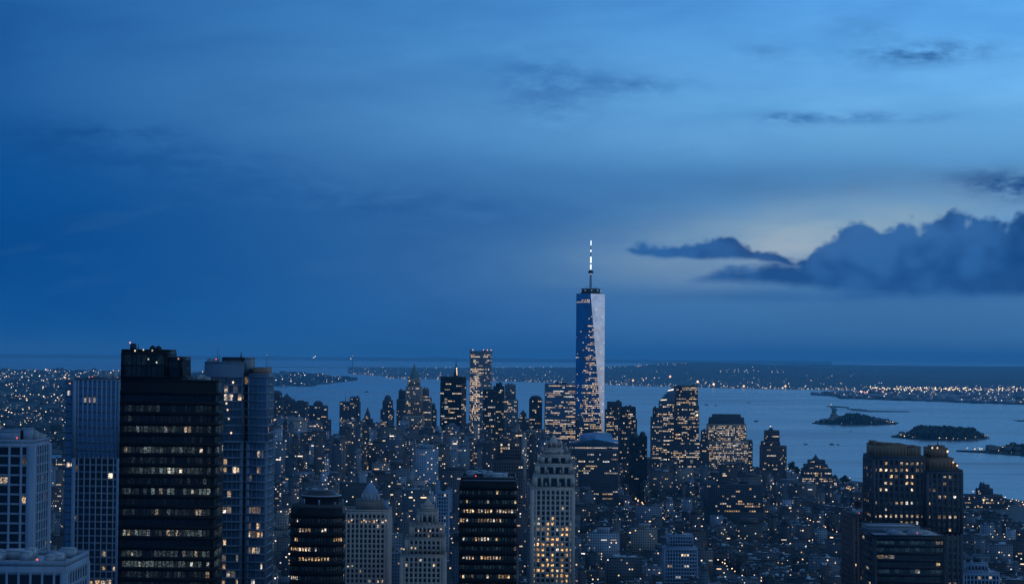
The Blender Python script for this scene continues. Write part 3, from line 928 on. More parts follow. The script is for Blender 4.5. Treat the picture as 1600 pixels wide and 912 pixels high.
# glass tower with stepped crown
t = Tower('glass_tower', 'blue-green glass tower with stepped crown and balconied lower floors right of the black tower', 850, 333, 416, 24, short='the stepped glass tower', ytop=570)
zA = t.z(587); zc1 = t.z(568)
a0, a1, a2 = t.x(318), t.x(378), t.x(387)
b1 = t.x(416)
base_lo = t.z(690)
def part(x0, x1, y0, y1, z0, z1, nm, mat='frame_blue', par=.8):
    t.walls([(x1 - x0, y1 - y0, z0, z1, (x0 + x1) / 2, (y0 + y1) / 2)], mat, nm, par=par)
part(a0, a1, -12, 12, GZ, zc1, 'left_wing')
part(a1 + .05, a2 - .05, -9.5, 11, GZ, t.z(586), 'core_wing', 'metal_dark')
part(a2, b1, -12.6, 12, GZ, t.z(586), 'right_wing')
part(t.x(342), t.x(377), -6, 8, zc1 + .3, t.z(561), 'roof_house', 'metal_dark')
part(t.x(377) + .05, t.x(387), -7, 9, t.z(586) + .3, t.z(561), 'lift_house', 'concrete_grey')
part(t.x(394), b1 - .2, -12, 6, t.z(586) + .3, t.z(575), 'crown_box', 'brass_crown', .3)
part(t.x(387) + .05, t.x(394) - .05, -11, 6, t.z(586) + .3, t.z(577), 'crown_box', 'metal_dark', .3)
mast(t.root, t.x(369), 0, t.z(561), t.z(549), .5)
gl1 = dict(fh=3.4, bay=1.9, pw=.16, sh=.2, pr=.14, sr=.22, cw=.35, lit=.09, run=.15, frame='frame_blue', pane='pane_blue', hi=.9, lo=.08, faces=(0, 1, 3))
t.grid([(a1 - a0, 24, base_lo, zc1 - 5.5, (a0 + a1) / 2, 0)], gl1, 'each', 160)
t.grid([(a2 - a1 - .1, 20.5, base_lo - 30, t.z(588), (a1 + a2) / 2, .75)], dict(gl1, bay=3.2, lit=.05, pane='pane'), 'rows')
t.grid([(b1 - a2, 24.6, base_lo, t.z(588), (a2 + b1) / 2, -.3)], dict(gl1, lit=.04), 'each', 140)
bal = dict(fh=3.3, bay=1.9, pw=.22, sh=.22, pr=.5, sr=.75, cw=.5, lit=.17, run=.1, frame='frame_blue', band='frame_blue', pane='pane_blue', hi=.9, lo=.08, faces=(0, 1, 3))
t.grid([(a1 - a0, 24, base_lo - 3.3 * 26, base_lo, (a0 + a1) / 2, 0)], bal, 'rows')
t.grid([(b1 - a2, 24.6, base_lo - 3.3 * 26, base_lo, (a2 + b1) / 2, -.3)], bal, 'rows')
for px, py, c in [(363, 597, (1.4, .95, .6)), (345, 597, (.9, .7, .5)), (333, 597, (.5, .45, .4)), (353, 630, (.9, .7, .45)), (355, 640, (1.0, .6, .3)), (362, 618, (.9, .65, .4)), (361, 676, (1.3, .8, .5)), (357, 654, (.7, .5, .4))]:
    beacon(t.root, t.x(px), -12.35, t.z(py), c, .42, 'terrace_lamp')
roof_units(t.root, 14, 10, zc1 + .25, 3, (a0 + a1) / 2 - 4, 0, 1.2)

# dark tower with chamfered corners
def octa(w, dp, c):
    return np.array([(-w / 2 + c, -dp / 2), (w / 2 - c, -dp / 2), (w / 2, -dp / 2 + c), (w / 2, dp / 2 - c), (w / 2 - c, dp / 2), (-w / 2 + c, dp / 2), (-w / 2, dp / 2 - c), (-w / 2, -dp / 2 + c)])
def ring(poly, z):
    return np.concatenate([poly, np.full((len(poly), 1), z)], 1)
def prism(poly, z0, z1, mat=0, mb=None):
    mb = mb or MB(); mb.loft([ring(poly, z0), ring(poly, z1)], mat); return mb
def poly_rows(t, poly, z0, z1, fh, bay, sh, lit, frame_mat, pane, run=.55, fvar=.9, hi=1.3, lo=.3, sr=.3, mull=.18, mode='rows', band=None, pier=0.0, dim=None):
    """window rows and floor bands round any convex plan"""
    nf = round((z1 - z0) / fh); fh = (z1 - z0) / nf
    n_ = len(poly); fr = MB(); mass = MB()
    cen = poly.mean(0)
    rowsm = [MB() for _ in range(nf)]
    for i in range(n_):
        p, q = poly[i], poly[(i + 1) % n_]
        L = np.linalg.norm(q - p); u = (q - p) / L; nn = np.array((u[1], -u[0]))
        nb = max(1, round(L / bay)); bw = L / nb
        pat = lit_pattern(nf, nb, lit, run, fvar, hi, lo)
        if dim:
            pat = pat + nrg.uniform(*dim, (nf, nb, 1)) * np.array((.45, .85, 1.0)) * (pat.sum(-1, keepdims=True) == 0)
        for j in range(nf):
            za, zb = z0 + fh * (j + sh / 2), z0 + fh * (j + 1 - sh / 2)
            g_ = max(mull, pier)
            s0 = np.arange(nb) * bw + g_ / 2 + .02; s1 = (np.arange(nb) + 1) * bw - g_ / 2 - .02
            A = p + u * s0[:, None] + nn * .06; B = p + u * s1[:, None] + nn * .06
            Q = np.stack([np.c_[A, np.full(nb, za)], np.c_[B, np.full(nb, za)], np.c_[B, np.full(nb, zb)], np.c_[A, np.full(nb, zb)]], 1)
            Q, lj = rooms(Q, pat[j]) if mode == 'rows' else (Q, pat[j])
            (rowsm[j] if mode == 'rows' else mass).quads(Q, 0, lj)
        if mull or pier:
            g_ = max(mull, pier); o_ = .14 if not pier else .45
            for k in range(nb + (1 if pier else 0)):
                a_ = p + u * (k * bw - g_ / 2); b_ = p + u * (k * bw + g_ / 2)
                fr.quads([[(*(a_ + nn * o_), z0), (*(b_ + nn * o_), z0), (*(b_ + nn * o_), z1), (*(a_ + nn * o_), z1)],
                          [(*a_, z0), (*(a_ + nn * o_), z0), (*(a_ + nn * o_), z1), (*a_, z1)],
                          [(*(b_ + nn * o_), z0), (*b_, z0), (*b_, z1), (*(b_ + nn * o_), z1)]], 0)
    if sh > 0:
        big = cen + (poly - cen) * (1 + sr / np.abs(poly - cen).max())
        for j in range(nf + 1):
            za, zb = z0 + fh * (j - sh / 2), z0 + fh * (j + sh / 2)
            fr.loft([ring(poly, za), ring(big, za + .01), ring(big, zb), ring(poly, zb + .01)], 1, False)
    for j, m_ in enumerate(rowsm):
        if not m_.empty():
            m_.build('window_row', pane, t.root, kind='stuff')
    if not mass.empty():
        mass.build('windows', pane, t.root, kind='stuff')
    if not fr.empty():
        fr.build('facade_frame', [frame_mat, band or frame_mat], t.root, kind='stuff')

t = Tower('chamfered_tower', 'near-black chamfered office tower with a round crown and broken rows of warm windows', 800, 455, 535, 20, short='the black chamfered tower', ytop=790)
z1 = t.z(793)
P8 = octa(t.w, t.dp, 3.2)
prism(P8, GZ, z1).build('wall', 'metal_black', t.root)
poly_rows(t, P8, z1 - 3.7 * 26, z1 - 3, 3.7, 1.25, .6, .20, 'metal_black', 'pane_black', .5, 1.2, 1.1, .2, dim=(.0, .010), mull=.3)
prism(P8 * .985, z1 + .004, z1 + 1.0).build('roof', 'roof_dark', t.root)
cxx = t.x(499); 
mb = MB(); mb.lathe(cxx, 0, [(7.2, z1 + 1), (7.2, t.z(779)), (7.9, t.z(779)), (7.9, t.z(775)), (6.2, t.z(773)), (5.2, t.z(768)), (2.0, t.z(766.5))], 20)
mb.build('crown_drum', 'metal_dark', t.root)
mb = MB(); mb.lathe(cxx, 0, [(8.0, t.z(776.5)), (8.1, t.z(775.2)), (7.7, t.z(774.6))], 20); mb.build('crown_rim', 'metal_steel', t.root)
for a_ in np.linspace(0, 6.28, 9)[:-1]:
    mb = MB(); x_, y_ = cxx + 8.5 * math.cos(a_), 8.5 * math.sin(a_); mb.box(x_ - .3, x_ + .3, y_ - .3, y_ + .3, z1 + 1, z1 + rng.uniform(2, 3.4)); mb.build('roof_post', 'metal_steel', t.root)

# beige masonry tower
t = Tower('beige_masonry_tower', 'beige masonry tower with gridded windows and a rounded copper-roofed lantern', 1430, 536, 609, 30, short='the beige gridded tower', ytop=800)
z1 = t.z(799)
t.walls([(t.w, t.dp, GZ, z1, 0, 0)], 'stone_beige', par=1.5)
stb = dict(fh=3.5, bay=3.1, pw=1.25, sh=.40, pr=.35, sr=.2, cw=1.8, lit=.09, run=.25, frame='stone_beige', pane='pane', hi=.95, lo=.2, faces=(0, 1, 3))
t.grid([(t.w, t.dp, z1 - 3.5 * 26, z1 - 1.5, 0, 0)], stb, 'rows')
xa, xb = t.x(556), t.x(597)
t.walls([(xb - xa, 20, z1 + .3, t.z(783), (xa + xb) / 2, -2)], 'brick_tan', 'upper_block', par=.8)
xa, xb = t.x(563), t.x(592); xm = (xa + xb) / 2; zz = t.z(783) + .3; hw = (xb - xa) / 2
mb = MB(); mb.lathe(xm, -1, [(hw * 1.38, zz), (hw * 1.36, t.z(774)), (hw * 1.05, t.z(773.6)), (hw * 1.02, t.z(767)), (hw * .78, t.z(766.6)), (hw * .70, t.z(762)), (hw * .16, t.z(755.5))], 4, rot=math.pi / 4); mb.build('lantern', 'concrete_pale', t.root)
for k in range(5):
    x_ = xa + (k + .5) * (xb - xa) / 5
    mb = MB(); mb.box(x_ - .5, x_ + .5, -1 - hw * .98, -1 - hw * .9, zz, t.z(771)); mb.build('lantern_rib', 'stone_beige', t.root)
mast(t.root, xm + 1, 0, t.z(760), t.z(753), .5, 'concrete_grey', 'finial')
xa, xb = t.x(600), t.x(607)
t.walls([(xb - xa, 8, z1 + .3, t.z(783), (xa + xb) / 2, -8)], 'concrete_pale', 'stair_house', par=.4)
for px in (541, 551, 570, 590, 604):
    beacon(t.root, t.x(px), -t.dp / 2 - .6, t.z(812), (.9, .65, .42), .5, 'cornice_lamp')

# stepped beige tower
t = Tower('stepped_stone_tower', 'stepped grey-beige stone tower rising to a small pointed lantern, between beige and black blocks', 1380, 627, 697, 28, short='the stepped stone tower', ytop=800)
tiers = []
zb = GZ
for x0, x1, yt, dp in [(627, 697, 868, 28), (634, 696, 842, 25), (641, 694, 822, 22), (652, 684, 800, 16), (657, 678, 792, 11)]:
    za = t.z(yt); a_, b_ = t.x(x0), t.x(x1)
    tiers.append((b_ - a_, dp, zb, za, (a_ + b_) / 2, 0)); zb = za + .3
t.walls(tiers, 'stone_beige', par=1.0)
stc = dict(stb, bay=2.9, fh=3.5, lit=.07)
t.grid([(w, dp, max(z0, z1 - 3.5 * 22), z1 - .8, cx, cy_) for w, dp, z0, z1, cx, cy_ in tiers[:3]], stc, 'rows')
t.grid([(w, dp, z0 + .5, z1 - 2, cx, cy_) for w, dp, z0, z1, cx, cy_ in tiers[3:4]], dict(stc, fh=4.5, bay=3.2, lit=.03), 'rows')
xm = t.x(668)
mb = MB(); mb.lathe(xm, 0, [(4.2, zb), (3.8, t.z(788)), (2.2, t.z(786)), (.3, t.z(777))], 4, rot=math.pi / 4); mb.build('lantern', 'stone_beige', t.root)
for px, py in ((655, 829), (673, 829), (664, 848), (690, 826)):
    beacon(t.root, t.x(px), -t.dp / 2 + 2, t.z(py), (.8, .6, .42), .45, 'setback_lamp')

# dark wide block
t = Tower('black_office_block', 'broad black office block with broken warm window rows, left of the cream grid tower', 850, 719, 808, 30, short='the broad black office block', ytop=745)
z1 = t.z(751)
P8 = octa(t.w, t.dp, 1.2)
prism(P8, GZ, z1).build('wall', 'metal_black', t.root)
poly_rows(t, P8, z1 - 3.8 * 26, z1 - 2.8, 3.8, 1.25, .6, .22, 'metal_black', 'pane_black', .4, 1.1, .9, .1, dim=(.0, .022), mull=.3)
prism(P8 * .98, z1 + .004, z1 + .5).build('roof', 'roof_grey', t.root)
p = MB(); parapet(p, t.w * .97, t.dp * .97, z1 + .5, 1.0); p.build('parapet', 'metal_dark', t.root)
roof_units(t.root, t.w, t.dp, z1 + .5, 9, 0, 0, 2.6)
t.walls([(t.w * .6, t.dp * .5, z1 + .5, t.z(744), 1.5, 3)], 'metal_dark', 'roof_house', roof='roof_pale', par=.5)

# cream grid tower
t = Tower('cream_grid_tower', 'slim cream stone tower with arched gothic crown and glowing orange lower floors', 1250, 831, 898, 25, short='the cream grid tower', ytop=690)
tiers = []; zb = GZ
for x0, x1, yt, dp in [(831, 898, 764, 25), (835, 897, 744, 23), (839, 894, 727, 20), (846, 889, 713, 16), (852, 879, 703, 10)]:
    za = t.z(yt); a_, b_ = t.x(x0), t.x(x1)
    tiers.append((b_ - a_, dp, zb, za, (a_ + b_) / 2, 0)); zb = za + .3
t.walls(tiers, 'stone_cream', par=1.0)
def cream_lit(nf, nb, fi):
    L = lit_pattern(nf, nb, .22, .2, .5, .8, .2)
    for j in range(nf):
        k = nf - 1 - j
        f_ = np.clip((k - 2) / 6, 0.0, 1.0)
        keep = nrg.random(nb) < f_
        L[j] *= keep[:, None]
        if k > 4:
            ex = nrg.random(nb) < min(.62, .07 * (k - 3))
            L[j][ex] = WARM[0] * np.array((1, .92, .8)) * nrg.uniform(.3, .95, ex.sum())[:, None]
    return L
stg = dict(fh=3.15, bay=3.0, pw=1.05, sh=.36, pr=.5, sr=.28, cw=1.4, lit=cream_lit, frame='stone_cream', pane='pane', faces=(0, 1, 3))
w, dp, z0, z1, cx, cy_ = tiers[0]
t.grid([(w, dp, z1 - 3.15 * 24, z1 - .5, cx, cy_)], stg, 'rows')
t.grid([(w, dp, z0 + .3, z1 - .6, cx, cy_) for w, dp, z0, z1, cx, cy_ in tiers[1:4]], dict(stg, fh=7, bay=5.2, pw=1.3, sh=.22, pr=.7, lit=.01), 'rows')
# crown: pinnacles on each setback and a domed lantern
def pinnacle(x, y, z, h, r=.9):
    mb = MB(); mb.lathe(x, y, [(r, z), (r, z + h * .5), (r * 1.2, z + h * .52), (.1, z + h)], 4, rot=math.pi / 4); mb.build('pinnacle', 'stone_cream', t.root)
for (w, dp, z0, z1, cx, cy_) in tiers:
    for sx in (-1, -.35, .35, 1):
        for sy in (-1, 1):
            pinnacle(cx + sx * (w / 2 - .9), cy_ + sy * (dp / 2 - .9), z1 + .3, 5.5 if abs(sx) == 1 else 4.2)
xm = t.x(865)
mb = MB(); mb.lathe(xm, 0, [(3.6, zb), (3.3, t.z(695)), (3.7, t.z(694.6)), (2.8, t.z(690)), (1.9, t.z(686)), (.8, t.z(683)), (.2, t.z(679.5))], 8, rot=math.pi / 8); mb.build('lantern', 'stone_cream', t.root)
for k in range(8):
    a_ = k * math.pi / 4 + math.pi / 8
    mb = MB(); x_, y_ = xm + 3.8 * math.cos(a_), 3.8 * math.sin(a_); mb.box(x_ - .35, x_ + .35, y_ - .35, y_ + .35, zb, t.z(693.5)); mb.build('buttress', 'stone_cream', t.root)

# twin crowned towers on the right
t = Tower('twin_crowned_towers', 'dark blue-grey twin apartment tower with ochre stepped crowns, right of the brown brick block', 1080, 1365, 1504, 34, short='the twin crowned tower', ytop=715)
xa, xb, xc, xd = t.x(1365), t.x(1447), t.x(1447), t.x(1504)
zA, zB = t.z(716), t.z(736)
t.walls([(xb - xa - .1, 30, GZ, zA, (xa + xb) / 2, 0)], 'stone_dark', 'left_shaft')
t.walls([(xd - xc - .1, 34, GZ, zB, (xc + xd) / 2, -1)], 'stone_dark', 'right_shaft')
stk = dict(fh=3.5, bay=2.8, pw=1.25, sh=.52, pr=.25, sr=.16, cw=1.2, lit=.27, run=.25, frame='stone_dark', pane='pane', hi=1.2, lo=.15, faces=(0, 3, 1), fvar=.6, dim=(0, .01))
t.grid([(xb - xa - .1, 30, t.z(832), zA - 1, (xa + xb) / 2, 0), ], stk, 'rows')
t.grid([(xd - xc - .1, 34, t.z(832), zB - 1, (xc + xd) / 2, -1)], stk, 'rows')
t.grid([(xb - xa - .1, 30, t.z(832) - 3.5 * 12, t.z(833), (xa + xb) / 2, 0), (xd - xc - .1, 34, t.z(832) - 3.5 * 12, t.z(833), (xc + xd) / 2, -1)], dict(stk, lit=.05), 'rows')
def crown(x0, x1, y0, y1, dp):
    t.walls([(t.x(x1) - t.x(x0), dp, t.z(y0) + .3, t.z(y1), (t.x(x0) + t.x(x1)) / 2, -.5)], 'brass_crown', 'crown', roof='roof_dark', par=.7)
    cr = MB(); w_ = t.x(x1) - t.x(x0); n_ = max(3, int(w_ / 1.7))
    xs_ = t.x(x0) + (np.arange(n_) + .5) * w_ / n_
    cr.boxes(np.c_[xs_, np.full(n_, -.5 - dp / 2 - .12), np.full(n_, (t.z(y0) + t.z(y1)) / 2)], (.5, .24, t.z(y1) - t.z(y0) - .6)); cr.build('crown_ribs', 'brass_crown', t.root, kind='stuff')
crown(1368, 1420, 716, 697, 22)
crown(1420.3, 1443, 716, 700, 20)
crown(1454, 1493, 736, 717, 24)
crown(1458, 1486, 717, 702, 18)
crown(1496, 1503, 736, 726, 14)
for x0, x1, y0, y1 in ((1368, 1377, 697, 690), (1380, 1390, 697, 692.5), (1393, 1405, 697, 693.5), (1462, 1470, 702, 697), (1474, 1484, 702, 696.5), (1436, 1441, 700, 697.5)):
    mb = MB(); mb.box(t.x(x0), t.x(x1), -5, 4, t.z(y0) + .4, t.z(y1)); mb.build('crown_merlon', 'brass_crown', t.root)
mast(t.root, t.x(1476), 0, t.z(697), t.z(690), .5)
for px, py, c in ((1483, 705, (1.5, .95, .5)), (1459, 699.5, (.8, .6, .4)), (1467, 699.5, (.6, .45, .3)), (1498, 727, (1.0, .6, .3)), (1492, 722, (.7, .45, .25))):
    beacon(t.root, t.x(px), -13.2, t.z(py), c, .55, 'crown_lamp')
# lower terrace block in front
t = Tower('terraced_block', 'dark glass block with a pale stepped roof terrace below the twin crowned tower', 1010, 1366, 1478, 40, short='the terraced block', ytop=835)
z1 = t.z(838)
t.walls([(t.w, t.dp, GZ, z1, 0, 0)], 'metal_dark', roof='roof_pale', par=.8)
t.walls([(t.w * .75, 18, z1 + .3, t.z(829), -4, 9)], 'concrete_grey', 'terrace_step', roof='roof_pale', par=.8)
t.grid([(t.w, t.dp, z1 - 3.6 * 16, z1 - 1, 0, 0)], dict(stk, fh=3.6, bay=2.6, pw=.2, sh=.5, lit=.06, frame='metal_dark', pane='pane', hi=.8, lo=.1, dim=(0, .02)), 'rows')
roof_units(t.root, t.w, t.dp * .4, z1 + .25, 8, 0, -9, 1.6)
# brown brick block
t = Tower('brown_brick_block', 'dark red-brown brick block standing against the left flank of the twin crowned tower', 1180, 1333, 1364, 40, short='the brown brick block', ytop=800)
z1 = t.z(806)
t.walls([(t.w, t.dp, GZ, z1, 0, 0)], 'brick_brown', roof='roof_dark', par=1.0)
t.grid([(t.w, t.dp, z1 - 3.2 * 20, z1 - 1, 0, 0)], dict(stk, fh=3.2, bay=2.8, pw=1.3, sh=.5, lit=.03, frame='brick_brown'), 'rows')
roof_units(t.root, t.w, t.dp, z1 + .25, 4)
water_tank(t.root, 1.5, 4, z1 + .25)

# aviation lights, rails and dishes on the near roofs
def roof_dressing(root, x0, x1, y0, y1, z, n_rail=True):
    mb = MB()
    for (a0, b0, a1_, b1_) in ((x0, y0, x1, y0), (x0, y1, x1, y1)):
        for zz_ in (.55, 1.1):
            mb.boxes([((a0 + a1_) / 2, b0, z + zz_)], [(a1_ - a0, .06, .06)])
        for q in np.linspace(a0, a1_, max(3, int((a1_ - a0) / 2.5))):
            mb.boxes([(q, b0, z + .55)], [(.06, .06, 1.1)])
    mb.build('guard_rail', 'metal_steel', root, kind='stuff')
    for _ in range(3):
        x_, y_ = rng.uniform(x0 + 2, x1 - 2), rng.uniform(y0 + 2, y1 - 2)
        mast(root, x_, y_, z, z + rng.uniform(3, 8), .12)
    mb = MB(); x_, y_ = rng.uniform(x0 + 2, x1 - 2), rng.uniform(y0 + 2, y1 - 2)
    mb.lathe(x_, y_, [(.12, z), (.12, z + 1.2), (.4, z + 1.3), (.95, z + 1.9)], 10); mb.build('dish', 'roof_pale', root)
    beacon(root, rng.uniform(x0 + 1, x1 - 1), y0 + .4, z + 1.5, (1.1, .10, .06), .3, 'warning_lamp')
def bounds(o):
    P_ = np.array([v.co[:] for v in o.data.vertices]); return P_.min(0), P_.max(0)
for o in list(bpy.data.objects):
    if o.parent is None and o.type == 'EMPTY' and o.name.split('.')[0] in ('concrete_tower', 'flat_roofed_block', 'glass_slab', 'black_tower', 'glass_tower', 'black_office_block', 'terraced_block', 'brown_brick_block', 'beige_masonry_tower'):
        rf = [c for c in o.children if c.name.split('.')[0] == 'roof']
        if rf:
            big_ = max(rf, key=lambda c: (bounds(c)[1] - bounds(c)[0])[:2].prod())
            lo_, hi_ = bounds(big_)
            roof_dressing(o, lo_[0] + .6, hi_[0] - .6, lo_[1] + .6, hi_[1] - .6, hi_[2])

# ------------------------------------------------------------------ downtown: the tallest tower
D1 = 4400.0
x0 = at(922, 700, D1)[0]
t = Tower('tapering_glass_tower', 'tallest skyscraper, tapering faceted mirror glass with a lit white spire', D1, 899.5, 944.5, 62, rotz=R(-2), short='the tallest spired tower', ytop=600)
hb = t.w / 2
za, zt = 55.0, t.z(458.5)
nfl = 88
fh = (zt - za) / nfl
mb = MB(); mb.box(-hb, hb, -hb, hb, GZ, za); mb.build('base', 'frame_blue', t.root)
base = np.array([(-hb, -hb), (hb, -hb), (hb, hb), (-hb, hb)])
top = np.array([(0, -hb), (hb, 0), (0, hb), (-hb, 0)])
def facet(kind, i):
    """upright: base edge i up to top corner i; hanging: base corner i+1, top edge i..i+1"""
    if kind == 'up':
        A, B, C_ = base[i], base[(i + 1) % 4], top[i]
        f = lambda s_: (A + (C_ - A) * s_, B + (C_ - B) * s_)
    else:
        C_, A, B = base[(i + 1) % 4], top[i], top[(i + 1) % 4]
        f = lambda s_: (C_ + (A - C_) * s_, C_ + (B - C_) * s_)
    sk, pn = MB(), MB()
    n3 = None
    for j in range(nfl):
        s0, s1, s2 = j / nfl, (j + .80) / nfl, (j + 1) / nfl
        z_ = lambda s_: za + (zt - za) * s_
        (a0, b0), (a1, b1), (a2, b2) = f(s0), f(s1), f(s2)
        e1 = np.array((*(b0 - a0), 0)) if np.linalg.norm(b0 - a0) > .1 else np.array((*(b2 - a2), 0))
        e2 = np.array((*(a2 - a0), fh)) if kind == 'up' else np.array((*((a2 + b2) / 2 - (a0 + b0) / 2), fh))
        nn = np.cross(e1, e2); nn = nn / np.linalg.norm(nn)
        q = lambda p, s_: np.array((*p, z_(s_)))
        sk.quads([[q(a0, s0), q(b0, s0), q(b1, s1), q(a1, s1)]], 0)
        o_ = nn * .12
        sk.quads([[q(a1, s1) + o_, q(b1, s1) + o_, q(b2, s2) + o_, q(a2, s2) + o_]], 1)
        L = np.linalg.norm(b0 - a0)
        nb = int(L / 3.1)
        front_ = kind == 'up' and i == 0
        side_ = kind == 'down' and i == 3
        h_ = j / nfl
        p = (  .66 * np.clip((.95 - h_) / .35, .0, 1) * (.75 + .5 * math.sin(j * 1.7)) if front_ else (.16 * np.clip((.9 - h_) / .6, 0.1, 1) if kind == 'down' and i != 0 else .10 * (1 - h_)))
        if h_ > .93 and kind == 'down' and i == 3 and j in (81, 83, 84):
            p = .75
        if nb:
            on = False
            for k in range(nb):
                if nrg.random() > .45:
                    on = nrg.random() < p
                if on:
                    u0, u1 = (k + .2) / nb, (k + .82) / nb
                    P0, P1 = q(a0, s0), q(b0, s0); P3, P2 = q(a1, s1), q(b1, s1)
                    dz_ = (P3 - P0) * .30
                    Q = [P0 + (P1 - P0) * u0 + dz_, P0 + (P1 - P0) * u1 + dz_, P3 + (P2 - P3) * u1 - dz_ * .3, P3 + (P2 - P3) * u0 - dz_ * .3]
                    pn.quads([np.array(Q) + nn * .1], 0, [glow(1, .35, 1.25)[0]])
    fo = sk.build('glass_facet', ['pane_mirror', 'mirror_band'], t.root)
    if not pn.empty():
        pn.build('lit_windows', 'pane_far', fo, kind='stuff')
for i in range(4):
    facet('up', i); facet('down', i)
mb = MB(); mb.loft([ring(top, zt), ring(top * .98, zt + .5)]); mb.build('roof', 'roof_dark', t.root)
mb = MB()
rr = hb * .68
mb.lathe(0, 0, [(rr, zt + .5), (rr, zt + 5), (rr * .98, zt + 5.1), (rr * .98, zt + 11.5), (rr * .92, zt + 11.6), (rr * .3, zt + 11.7)], 28)
mb.build('ring_platform', 'metal_dark', t.root)
for k in range(28):
    a_ = k * 2 * math.pi / 28
    mb = MB(); mb.boxes([(rr * 1.01 * math.cos(a_), rr * 1.01 * math.sin(a_), zt + 8.3)], [(.7, .7, 6.0)]); mb.build('platform_post', 'metal_steel', t.root)
    if k % 3 == 0:
        beacon(t.root, rr * 1.04 * math.cos(a_ + .1), rr * 1.04 * math.sin(a_ + .1), zt + 7.2, (.55, .6, .65), .8)
for xx, h_ in ((-9, 8), (11, 7), (-14, 3), (14, 3), (6, 4)):
    mast(t.root, xx, -6, zt + 11, zt + 11 + h_, .5)
ztip = t.z(372.5)
zz0 = zt + 11
def sp(py): return t.z(py)
segs = [(449, 438, 3.0, 2.6, 0), (438, 428, 2.5, 2.1, 0), (428, 426.2, 1.9, 1.9, .3), (420.5, 418.5, 1.6, 1.6, .8), (418.5, 412, 1.6, 1.5, 1.1), (412, 409.5, 1.4, 1.4, 0), (409.5, 400, 1.5, 1.4, 1.3), (400, 392, 1.1, 1.0, 0), (392, 389.5, 1.6, 1.6, 1.3), (389.5, 382, .9, .8, 0.03), (382, 374.5, 1.1, .9, 1.2), (374.5, 372.5, .5, .2, 0)]
for y0_, y1_, r0, r1, e in segs:
    mb = MB(); mb.lathe(0, 0, [(r0, sp(y0_)), (r1, sp(y1_))], 8, lit=(e * .85, e * .95, e * 1.05)); mb.build('spire_section', 'lamp_light' if e else 'metal_steel', t.root)
mb = MB(); mb.lathe(0, 0, [(1.8, sp(426.2)), (5.4, sp(426)), (5.6, sp(423)), (2.2, sp(420.5))], 12); mb.build('spire_ring', 'metal_dark', t.root)

# ------------------------------------------------------------------ downtown: the others
def far_tower(name, label, d, tiers, wall='stone_dark', pane='pane_far', lit=.2, fh=4.0, bay=3.0, pw=.9, sh=.42, dp=34, roof='roof_dark', short=None, hi=1.2, lo=.25, run=.3, fvar=.9, spire=None, pyramid=None, rotz=0.0, litfn=None, cap=None, tank=False, frame=None, ants=()):
    """tiers: (px0, px1, row of the roof) from the bottom up"""
    X0 = min(a[0] for a in tiers); X1 = max(a[1] for a in tiers)
    t = Tower(name, label, d, X0, X1, dp, rotz, short=short, ytop=tiers[-1][2] + 40)
    zb = GZ
    win = MB(); fr = MB()
    for k, (a_, b_, yt) in enumerate(tiers):
        za, zc = zb, t.z(yt)
        w = t.x(b_) - t.x(a_); cx = (t.x(a_) + t.x(b_)) / 2
        dpk = dp * (1 if k == 0 else max(.35, min(1.0, w / t.w)))
        cyk = 0 if k == 0 else -(dp - dpk) * .25
        t.walls([(w, dpk, za, zc, cx, cyk)], wall, roof=roof, par=1.0)
        if zc - za > 7:
            st = dict(fh=fh, bay=bay, pw=pw, sh=sh, pr=.3, sr=.2, cw=1.0, lit=litfn or lit, frame=frame or wall, hi=hi, lo=lo, run=run, fvar=fvar)
            def cb(j, Q, L, fi):
                win.quads(Q, 0, L)
            z_lo = max(za + 1, t.z(800 if d > 3000 else 960))
            facade((w, dpk, z_lo, zc - 1.5, ), st, fr, cb, cx, cyk, (0, 1, 3))
        zb = zc + .3
    win.build('windows', pane, t.root, kind='stuff')
    if not fr.empty():
        fr.build('facade_frame', [frame or wall, frame or wall], t.root, kind='stuff')
    if pyramid:
        px, y0_, y1_, rpx, mat = pyramid
        mb = MB(); r_ = rpx * d / F
        mb.lathe(t.x(px), 0, [(r_ * 1.41, zb), (r_ * 1.2, zb + (t.z(y1_) - zb) * .25), (r_ * .6, zb + (t.z(y1_) - zb) * .55), (.5, t.z(y1_))], 4, rot=math.pi / 4)
        mb.build('pyramid_roof', mat, t.root)
    if cap:
        px0_, px1_, y0_, y1_, mat = cap
        mb = MB(); w = t.x(px1_) - t.x(px0_); cx = (t.x(px0_) + t.x(px1_)) / 2
        z0_, z1_ = t.z(y0_) + .3, t.z(y1_)
        mb.lathe(cx, 0, [(w / 2, z0_), (w / 2, z0_ + (z1_ - z0_) * .35), (w * .42, z0_ + (z1_ - z0_) * .7), (w * .22, z0_ + (z1_ - z0_) * .95), (.3, z1_)], 12)
        mb.build('domed_roof', mat, t.root)
    if spire:
        px, y0_, y1_, r_ = spire
        mast(t.root, t.x(px), 0, t.z(y0_), t.z(y1_), r_, 'metal_dark', 'spire')
    for px, y0_, y1_ in ants:
        mast(t.root, t.x(px), 0, t.z(y0_), t.z(y1_), .7)
    if not (pyramid or cap):
        w_ = (tiers[-1][1] - tiers[-1][0]) * d / F
        roof_units(t.root, w_, dp * .6 * min(1, w_ / t.w + .2), zb, 3, (t.x(tiers[-1][0]) + t.x(tiers[-1][1])) / 2, -(dp * .1), 4.0, 'metal_dark')
    if tank:
        water_tank(t.root, 3, 0, zb, 2.6)
    return t

